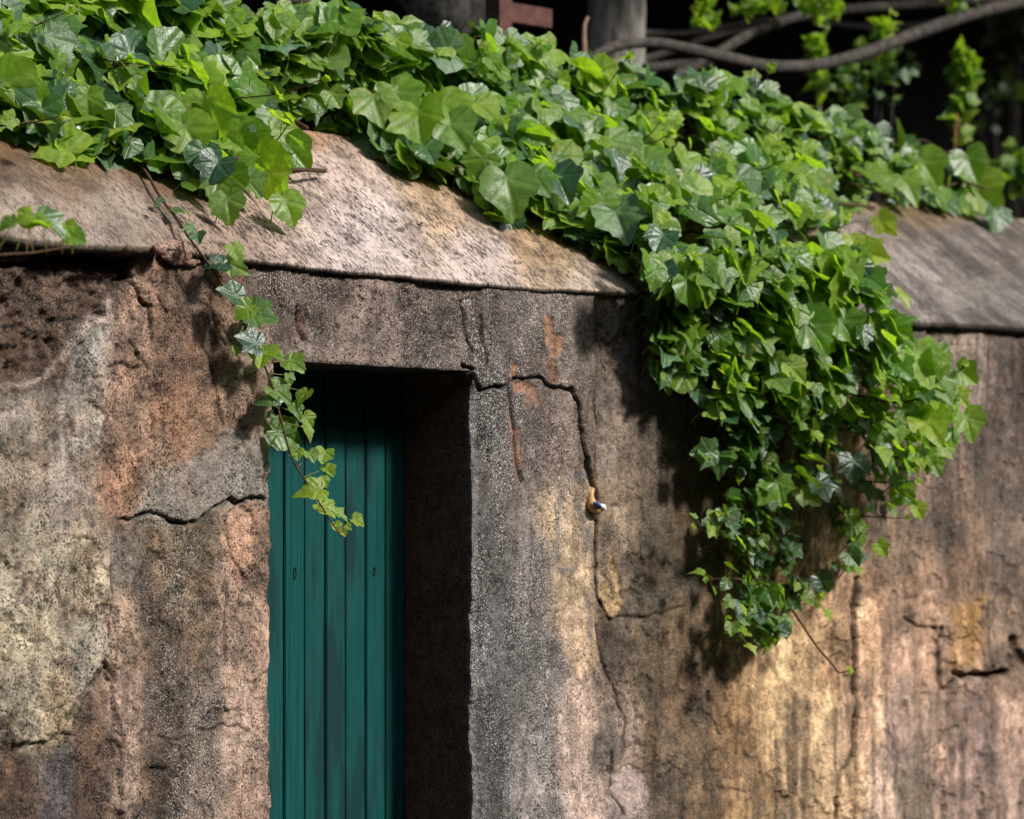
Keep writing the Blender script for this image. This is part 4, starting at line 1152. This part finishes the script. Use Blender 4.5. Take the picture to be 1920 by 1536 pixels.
# --- single trail hanging across the corner of the doorway
rs = np.random.default_rng(41)
tr = Ivy("trailing_ivy", (-1.3, -0.08, 2.4), "single thin ivy trail dangling over the coping edge and across the corner of the doorway")
trail = [(240, 282, .03), (275, 325, .03), (302, 372, .03), (330, 408, .035), (352, 442, .05), (380, 480, .07), (408, 520, .06), (440, 575, .05), (468, 630, .05), (495, 685, .05), (514, 735, .06), (530, 800, .08), (548, 860, .08), (575, 905, .08), (600, 945, .09), (622, 980, .09), (640, 1006, .09)]
pts = [surf(u, v, h)[0] if v < 460 else at_y(u, v, -h) for u, v, h in trail]
sp = spline(pts, 110)
tr.stems.append((sp, np.linspace(0.0052, 0.0022, len(sp)) * (1 + 0.12 * np.sin(np.arange(110) * 1.9)), 7))
# u, v of the leaf's middle, size px, tip angle, kind, tilt towards up
tl = [(305, 376, 26, 80, 'dark'), (296, 392, 24, -20, 'dark'), (335, 398, 28, 60, 'mid'), (352, 395, 18, 150, 'mid'), (350, 432, 34, -60, 'dark'), (372, 455, 40, 10, 'dark'), (400, 505, 60, -60, 'dark'), (442, 478, 44, 20, 'light'), (448, 505, 66, 60, 'mid'),
      (420, 555, 66, -95, 'dark'), (452, 590, 56, -45, 'mid'), (498, 600, 84, 68, 'mid'), (456, 645, 70, -92, 'dark'), (440, 662, 24, -10, 'mid'), (492, 686, 74, -5, 'light'), (515, 670, 52, 60, 'light'), (558, 690, 58, 50, 'light'), (543, 715, 34, 10, 'mid'), (533, 742, 66, 60, 'mid'),
      (492, 755, 60, -105, 'dark'), (555, 775, 48, 20, 'mid'), (570, 752, 48, -15, 'light'), (585, 790, 42, 55, 'light'), (504, 780, 20, -60, 'mid'), (548, 818, 88, 75, 'mid'), (578, 815, 40, 20, 'mid'), (560, 858, 34, 10, 'mid'), (582, 862, 36, 10, 'mid'), (605, 862, 44, -15, 'light'),
      (616, 892, 40, 20, 'light'), (577, 926, 74, -70, 'young'), (610, 905, 30, 20, 'light'), (618, 958, 56, 60, 'young'), (640, 965, 46, 70, 'light'), (675, 980, 34, 65, 'light'), (632, 992, 26, 20, 'young'), (655, 990, 20, 50, 'young'), (645, 1004, 20, 20, 'young')]
for (u, v, spx, ang, kind) in tl:
    h = 0.05 if v < 450 else 0.06 + 0.03 * rs.random()
    p = surf(u, v, h)[0] if v < 450 else at_y(u, v, -h)
    dep = (p[0] - CX) * S2 + (p[1] - CY) * S2
    s = spx * dep / FPX * 0.68
    Rt = np.array([S2, -S2, 0]); Fw = np.array([S2, S2, 0]); a = math.radians(ang)
    t = DOWN * math.cos(a) + Rt * math.sin(a)
    n = -Fw * 0.75 + UP * rs.uniform(0.3, 0.9) + 0.3 * rs.standard_normal(3) + 0.25 * SUN
    b = p - t * s * 0.5
    tr.L.add(b, n, t, s, tone(kind, rs))
    # petiole back to the nearest point of the stem a little above
    d = np.linalg.norm(sp - b, axis=1) + 0.15 * np.maximum(0, b[2] - sp[:, 2])
    j = int(np.argmin(d)); j = max(0, j - 2)
    q = sp[j]
    tr.pet[len(tr.L.P) - 1] = (spline([q, (q + b) / 2 + norm(rs.standard_normal(3)) * 0.006, b], 6), [0.0016, 0.0014, 0.0013, 0.0012, 0.0012, 0.0011], 5)
tr.finish(12, True)

# --- out of focus sprig close to the camera at the left
sg = Ivy("ivy_sprig", (-1.95, -0.45, 2.2), "small blurred ivy sprig poking in front of the coping at the left edge")
YS = -0.75
pts = [at_y(u, v, YS) for u, v in [(-260, 470), (-120, 490), (0, 478), (60, 474), (110, 466), (160, 458)]]
sg.stems.append((spline(pts, 30), np.linspace(0.004, 0.0018, 30), 6))
for (u, v, spx, ang, kind) in [(5, 424, 34, -80, 'mid'), (40, 412, 30, -60, 'young'), (75, 432, 50, 60, 'light'), (100, 425, 56, 50, 'mid'), (128, 440, 34, 20, 'light'), (148, 452, 36, 60, 'light'), (62, 412, 34, 150, 'mid'), (-60, 450, 60, 10, 'mid'), (-150, 470, 60, 40, 'mid')]:
    p = at_y(u, v, YS); s = spx * 8.2 / FPX
    Rt = np.array([S2, -S2, 0]); Fw = np.array([S2, S2, 0]); a = math.radians(ang)
    t = DOWN * math.cos(a) + Rt * math.sin(a)
    b = p - t * s * .5
    sg.L.add(b, -Fw * .7 + UP * .6 + .3 * rs.standard_normal(3), t, s, tone(kind, rs))
    q = at_y(u - 12, 476, YS)
    sg.pet[len(sg.L.P) - 1] = (spline([q, (q + b) / 2, b], 5), 0.0013, 5)
sg.finish(15, True)

# ------------------------------------------------------------------ scrap wedged in the crack
pk = empty("crumpled_packet", tuple(at_y(1114, 950, -0.02)), "small crumpled brown and blue packet with a white end wedged in the wall crack", "litter")
def blob(name, pts, radii, mat, parent, seed, sides=14):
    P = spline(pts, 18); r = np.interp(np.linspace(0, 1, 18), np.linspace(0, 1, len(radii)), radii)
    g = Geo(); g.tube(P, r, sides)
    V = np.concatenate(g.V)
    V = V + 0.0035 * (np.stack([vnoise(V[:, 0] * 90, V[:, 2] * 90, seed), vnoise(V[:, 2] * 80, V[:, 1] * 90, seed + 1), vnoise(V[:, 1] * 90, V[:, 0] * 90, seed + 2)], -1) - 0.5)
    g.V = [V]
    return link(name, g.mesh(name), mat, parent)
m_brown = mat_simple("brown_foil", (0.30, 0.14, 0.03), (0.55, 0.33, 0.12), 60, 0.35, 0.4, spec=0.6)
m_blue = mat_simple("blue_print", (0.01, 0.05, 0.16), (0.02, 0.09, 0.25), 60, 0.35)
m_white = mat_simple("white_foil", (0.7, 0.7, 0.75), (0.85, 0.85, 0.9), 60, 0.35)
blob("wrapper", [at_y(1108, 917, 0.0), at_y(1108, 930, -0.012), at_y(1110, 948, -0.022), at_y(1122, 955, -0.032), at_y(1128, 955, -0.036)], [0.012, 0.010, 0.019, 0.016, 0.008], m_brown, pk, 2)
blob("blue_panel", [at_y(1112, 942, -0.042), at_y(1120, 946, -0.050), at_y(1127, 950, -0.050)], [0.003, 0.0075, 0.004], m_blue, pk, 5)
blob("white_end", [at_y(1124, 948, -0.045), at_y(1130, 951, -0.046), at_y(1134, 957, -0.046)], [0.006, 0.010, 0.006], m_white, pk, 7)

# ------------------------------------------------------------------ ground
def sheet(name, x0, x1, y0, y1, z, mat, n=60):
    xs = np.linspace(x0, x1, n); ys = np.linspace(y0, y1, n)
    A, B = np.meshgrid(xs, ys, indexing='ij')
    V = np.stack([A, B, z + 0 * A], -1).reshape(-1, 3)
    ix = np.arange(n * n).reshape(n, n)
    f = np.stack([ix[:-1, :-1], ix[1:, :-1], ix[1:, 1:], ix[:-1, 1:]], -1).reshape(-1, 4)
    o = link(name, np_mesh(name, V, f), mat); o["kind"] = "structure"; return o
sheet("ground", -150, 150, -150, 150, -0.004, M['soil'], 30)
sheet("street", -60, 60, -9.5, 0.02, 0.0, M['paving'], 30)

# ------------------------------------------------------------------ garden behind the wall: added near-black shed, trees, plants
def strip(label, v0, u0, y):  # not used
    pass
backdrop = empty("shade_backdrop", (4, 6.4, 0), "added near-black timber shed in deep shade behind the wall", "backdrop")
g = Geo()  # near-black boards hold the deep shade in their colour
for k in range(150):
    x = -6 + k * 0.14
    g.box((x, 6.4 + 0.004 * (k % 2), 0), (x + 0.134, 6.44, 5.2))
link("boarding", g.mesh("boarding"), M['dark_board'], backdrop, False)
g = Geo(); g.box((-6.3, 4.6, 5.2), (15.3, 10.5, 5.32)); g.box((-6.3, 4.57, 5.05), (15.3, 4.6, 5.36))  # unseen overhang added to shade the boards
link("roof", g.mesh("roof"), M['dark_board'], backdrop, False)
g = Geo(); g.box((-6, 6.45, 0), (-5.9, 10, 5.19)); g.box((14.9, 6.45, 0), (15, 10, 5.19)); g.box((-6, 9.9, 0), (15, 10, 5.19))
link("side_wall", g.mesh("side_wall"), M['dark_board'], backdrop, False)

def tube_px(g, pts, y, rpx, n=40, sides=12, wob=0.0):
    P = []
    for k, q in enumerate(pts):
        yy = y if np.isscalar(y) else y[0] + (y[1] - y[0]) * k / (len(pts) - 1)
        P.append(at_y(q[0], q[1], yy))
    sp_ = spline(P, n)
    dep = (sp_[:, 0] - CX) * S2 + (sp_[:, 1] - CY) * S2
    r = np.interp(np.linspace(0, 1, n), np.linspace(0, 1, len(rpx)), rpx) * dep / FPX
    r = r * (1 + wob * (fbm(np.arange(n) / 5., np.zeros(n), 95) - .5))
    g.tube(sp_, r, sides)
    return sp_

def crown(center, rad, n, size, seed, squash=0.5):  # leaf mass above the view, placed to shade the background
    r = np.random.default_rng(seed); L = Leaves()
    for _ in range(n):
        d = norm(r.standard_normal(3)); q = r.random() ** 0.4
        p = np.array(center) + d * np.array([rad[0], rad[1], rad[2]]) * q
        L.add(p, UP * .6 + .8 * r.standard_normal(3), d + r.standard_normal(3) * .6, size * r.uniform(.7, 1.3), (r.uniform(.3, 1), r.random(), 0))
    return L.mesh("crown", seed)

# tree whose grey trunk stands behind the ivy, with long sinuous limbs reaching to the right
t1 = empty("grey_tree", tuple(at_y(1150, 1000, 2.6) * [1, 1, 0]), "straight grey tree trunk behind the ivy with long sinuous bare limbs reaching right", "tree")
g = Geo(); base = at_y(1150, 60, 2.6)
P = [(base[0] - .25, 2.6, 0), (base[0] - .10, 2.62, 1.4), (base[0] - .05, 2.6, 2.8), (base[0], 2.6, 3.4), (base[0] + .05, 2.6, 4.6), (base[0] + .1, 2.6, 5.4)]
sp_ = spline(P, 60); zz = sp_[:, 2]
g.tube(sp_, 0.155 * (1 + .35 * np.exp(-zz / .4)) * np.interp(zz, [0, 6], [1.15, .7]) * (1 + .35 * (fbm(zz * 3.5, zz * 0, 5) - .5)), 20)
link("trunk", g.mesh("trunk"), M['bark'], t1)
limbs = [([(1105, 112), (1150, 88), (1220, 80), (1290, 92), (1360, 108), (1440, 124), (1530, 122), (1620, 100), (1720, 62), (1820, 28), (1920, 2), (2050, -30)], (1.7, 1.9), [9, 12, 12, 12]),
         ([(1265, 145), (1330, 108), (1420, 58), (1520, 26), (1660, 12), (1800, 2), (1950, -12)], (2.1, 2.3), [11, 10, 8]),
         ([(1200, 62), (1290, 62), (1400, 42), (1480, 28), (1530, 12)], (2.6, 3.0), [7, 6, 4]),
         ([(1190, 118), (1260, 95), (1330, 70), (1400, 55)], (2.5, 2.7), [9, 7, 6]),
         ([(1500, 30), (1580, 46), (1660, 50), (1750, 42), (1840, 12), (1950, -25)], (2.6, 3.1), [6, 7, 7, 5]),
         ([(1210, 128), (1290, 120), (1330, 122)], (2.4, 2.5), [10, 9, 8])]
for pl, y, r in limbs:
    g = Geo(); tube_px(g, pl, y, r, 60, 12, 0.25); link("limb", g.mesh("limb"), M['limb'], t1)
g = Geo(); tube_px(g, [(1098, 125), (1095, 80), (1096, 50), (1102, 32)], 1.9, [6, 5, 4, 3], 20, 8, .3)
link("twig", g.mesh("twig"), mat_simple("dry_twig", (0.22, 0.14, 0.09), (0.36, 0.24, 0.17), 40, .8), t1)
link("crown", crown((base[0] + .6, 2.4, 5.5), (3.4, 1.8, 0.75), 2600, 0.17, 3), M['bgleaf'], t1)

t2 = empty("leaning_tree", tuple(at_y(780, 1000, 3.0) * [1, 1, 0]), "thick leaning grey trunk rising behind the ivy left of the red post", "tree")
g = Geo()
a = at_y(880, 110, 3.0); b = at_y(820, 0, 3.0)
P = [(a[0] + .75, 3.0, 0), (a[0] + .6, 3.0, 1.2), (a[0] + .35, 3.0, 2.4), (a[0] + .02, 3.0, a[2]), (b[0], 3.0, b[2]), (b[0] - .6, 3.0, b[2] + .5), (b[0] - 1.2, 2.9, b[2] + 1.4), (b[0]-1.5, 2.8, b[2]+2.0)]
sp_ = spline(P, 50); g.tube(sp_, 0.15 * np.interp(np.arange(50), [0, 50], [1.1, .8]), 18)
link("trunk", g.mesh("trunk"), M['bark'], t2)
g = Geo(); tube_px(g, [(440, -60), (500, -12), (560, 2), (620, 30), (680, 70)], (2.2, 2.9), [11, 13, 13, 13], 30, 12, .2); link("limb", g.mesh("limb"), M['limb'], t2)
link("crown", crown((b[0] - 1.6, 2.5, b[2] + 1.8), (3.0, 1.8, 0.7), 2000, 0.17, 5), M['bgleaf'], t2)
t3 = empty("unseen_shade_tree", (6.5, 3.0, 0), "unseen tree added so that its crown shades the far end of the garden", "tree")
g = Geo(); sp_ = spline([(9.5, 3.6, 0), (9.45, 3.6, 2), (9.2, 3.4, 4), (8.8, 3.2, 5.6)], 30); g.tube(sp_, np.linspace(.2, .1, 30), 14)
link("trunk", g.mesh("trunk"), M['bark'], t3)
link("crown", crown((6.6, 2.6, 5.8), (4.0, 2.0, 0.8), 2900, 0.18, 8), M['bgleaf'], t3)

post = empty("red_post", tuple(at_y(945, 1000, 1.75) * [1, 1, 0]), "terracotta coloured post with a crossbar standing behind the ivy", "post")
p0 = at_y(937, 60, 1.75); p1 = at_y(960, 60, 1.75)
g = Geo(); g.box((p0[0], 1.75, 0), (p1[0], 1.83, 4.0)); link("upright", g.mesh("upright"), M['terracotta'], post, False)
q0 = at_y(962, 42, 1.78); q1 = at_y(1032, 18, 1.78)
g = Geo(); g.box((p1[0] + .002, 1.77, q0[2]), (q1[0], 1.81, q1[2])); link("crossbar", g.mesh("crossbar"), M['terracotta'], post, False)

def sapling(name, px, y, rpx, label, cat, kinds, seed, lsz=0.045, n=60, spread=0.09, stem_mat='redstem', group=None, bare=0.25):
    """upright stem to the ground with tufts of narrow leaves up it; px = photo polyline of the visible stem, bottom first"""
    r = np.random.default_rng(seed)
    P = [at_y(u, v, y) for u, v in px]
    root = empty(name, (P[0][0], y, 0), label, cat, group)
    g = Geo(); full = [np.array([P[0][0], y, 0.0])] + P
    sp_ = spline(full, 50); g.tube(sp_, np.linspace(rpx * 1.3, rpx * .5, 50), 7); link("stem", g.mesh("stem"), M[stem_mat], root)
    L = Leaves(); up = spline(P, 60)
    for k in range(n):
        f = bare + (1 - bare) * r.random() ** .6; b = up[min(59, int(f * 59))]
        d = norm(np.array([r.standard_normal(), r.standard_normal(), .5 + .3 * r.standard_normal()]))
        L.add(b + d * spread * r.random() * (1.2 - .6 * f), UP * .5 + r.standard_normal(3) * .7, d, lsz * r.uniform(.6, 1.2), tone(r.choice(kinds), r))
    link("foliage", L.mesh("foliage", seed), M['bgleaf'], root)
    return root
sapling("sapling", [(1790, 330), (1800, 260), (1806, 200), (1812, 150), (1805, 100)], 1.6, 0.0045, "upright sapling with a red stem and bright green leaf tip against the dark", "plant", ['light', 'young', 'mid'], 51, 0.065, 90, 0.06)
sapling("sapling", [(1538, 240), (1535, 180), (1532, 120), (1530, 75)], 2.0, 0.0045, "slim sapling with yellow green tufts beside the lowest sinuous limb", "plant", ['light', 'young'], 52, 0.06, 60, 0.05)
def bush(name, u, v, y, rad, n, lsz, label, kinds, seed):
    r = np.random.default_rng(seed); c = at_y(u, v, y)
    root = empty(name, (c[0], y, 0), label, "bush"); L = Leaves(); g = Geo()
    for k in range(7):
        e = c + rad * .7 * norm(r.standard_normal(3)) * [1, 1, .8]
        g.tube(spline([(c[0] + .05 * k, y, 0), (c[0], y, c[2] * .6), e], 16), np.linspace(.010, .003, 16), 6)
        for _ in range(n // 7):
            p = e + r.standard_normal(3) * rad * .28
            L.add(p, UP * .6 + r.standard_normal(3) * .6, norm(p - c) + r.standard_normal(3) * .4, lsz * r.uniform(.6, 1.2), tone(r.choice(kinds), r))
    link("stem", g.mesh("stem"), M['limb'], root); link("foliage", L.mesh("foliage", seed), M['bgleaf'], root)
bush("bush", 1640, 150, 2.2, 0.17, 90, 0.05, "dim green leafy bush below the thick limb", ['mid', 'mid', 'dark'], 61)
bush("bush", 1905, 320, 2.6, 0.16, 120, 0.055, "bright green bush at the right edge beyond the coping", ['light', 'mid'], 62)
bush("bush", 1900, 120, 5.2, 0.4, 120, 0.07, "very dark bush deep in the shade at the right edge", ['dark'], 63)
for k, (u, v, n, s) in enumerate([(1320, 30, 22, .06), (1425, 14, 26, .065), (1530, 8, 30, .075), (1658, 48, 22, .055), (1800, -4, 22, .055)]):
    r = np.random.default_rng(70 + k); L = Leaves(); c = at_y(u, v, 1.9)
    for _ in range(n):
        L.add(c + r.standard_normal(3) * (.05 if n > 22 else .03), UP * .3 + r.standard_normal(3) * .7, r.standard_normal(3) + UP * .5, s * r.uniform(.6, 1.1), tone(r.choice(['young', 'light']), r))
    o = link("leaf_tuft", L.mesh("leaf_tuft", 70 + k), M['bgleaf'], t1)

# ------------------------------------------------------------------ unseen buildings added to block the low sky
M['facade'] = mat_simple("facade_plaster", (0.05, 0.040, 0.032), (0.09, 0.072, 0.058), 2, 0.9, 0.3)
M['tiles'] = mat_simple("roof_tiles", (0.10, 0.045, 0.03), (0.20, 0.09, 0.06), 8, 0.85, 0.5)
M['pane'] = mat_simple("window_pane", (0.01, 0.012, 0.015), (0.02, 0.025, 0.03), 1, 0.1, 0.0)
M['frame'] = mat_simple("window_frame", (0.3, 0.3, 0.28), (0.4, 0.4, 0.38), 10, 0.5, 0.1)
def unseen_house(x0, x1, y0, y1, h, face, label):  # unseen building added to keep low sky light off the wall
    root = empty("unseen_house", ((x0 + x1) / 2, (y0 + y1) / 2, 0), label, "unseen_house")
    g = Geo(); g.box((x0, y0, 0), (x1, y1, h)); link("wall", g.mesh("wall"), M['facade'], root, False)
    g = Geo(); ov = 0.4; zr = h + 1.8
    V = [(x0 - ov, y0 - ov, h), (x1 + ov, y0 - ov, h), (x1 + ov, y1 + ov, h), (x0 - ov, y1 + ov, h), (x0 + 2, (y0 + y1) / 2, zr), (x1 - 2, (y0 + y1) / 2, zr)]
    me_ = bpy.data.meshes.new("roof"); me_.from_pydata([(a, b, c + 0.003) for a, b, c in V], [], [(0, 1, 5, 4), (2, 3, 4, 5), (1, 2, 5), (3, 0, 4), (3, 2, 1, 0)])
    link("roof", me_, M['tiles'], root, False)
    n = max(1, int(((x1 - x0) if face == 'y' else (y1 - y0)) // 3))
    for k in range(n):
        for zf in (0.9, 4.0):
            if zf + 1.6 > h: continue
            if face == 'y':
                c = x0 + (k + .5) * (x1 - x0) / n; a = (c - .5, y1, zf); b = (c + .5, y1 + .05, zf + 1.5); pa = (c - .42, y1 + .051, zf + .08); pb = (c + .42, y1 + .056, zf + 1.42)
            else:
                c = y0 + (k + .5) * (y1 - y0) / n; a = (x1, c - .5, zf); b = (x1 + .05, c + .5, zf + 1.5); pa = (x1 + .051, c - .42, zf + .08); pb = (x1 + .056, c + .42, zf + 1.42)
            g = Geo(); g.box(a, b); w = link("window", g.mesh("window"), M['frame'], root, False)
            g = Geo(); g.box(pa, pb); link("pane", g.mesh("pane"), M['pane'], w, False)
unseen_house(-24, 26, -21, -13.0, 9.4, 'y', "long plastered house across the street added to keep low sky off the wall")
unseen_house(-26, -14.5, -12.0, 0.5, 9.0, 'x', "plastered house added unseen at the near end to block sky from the left")
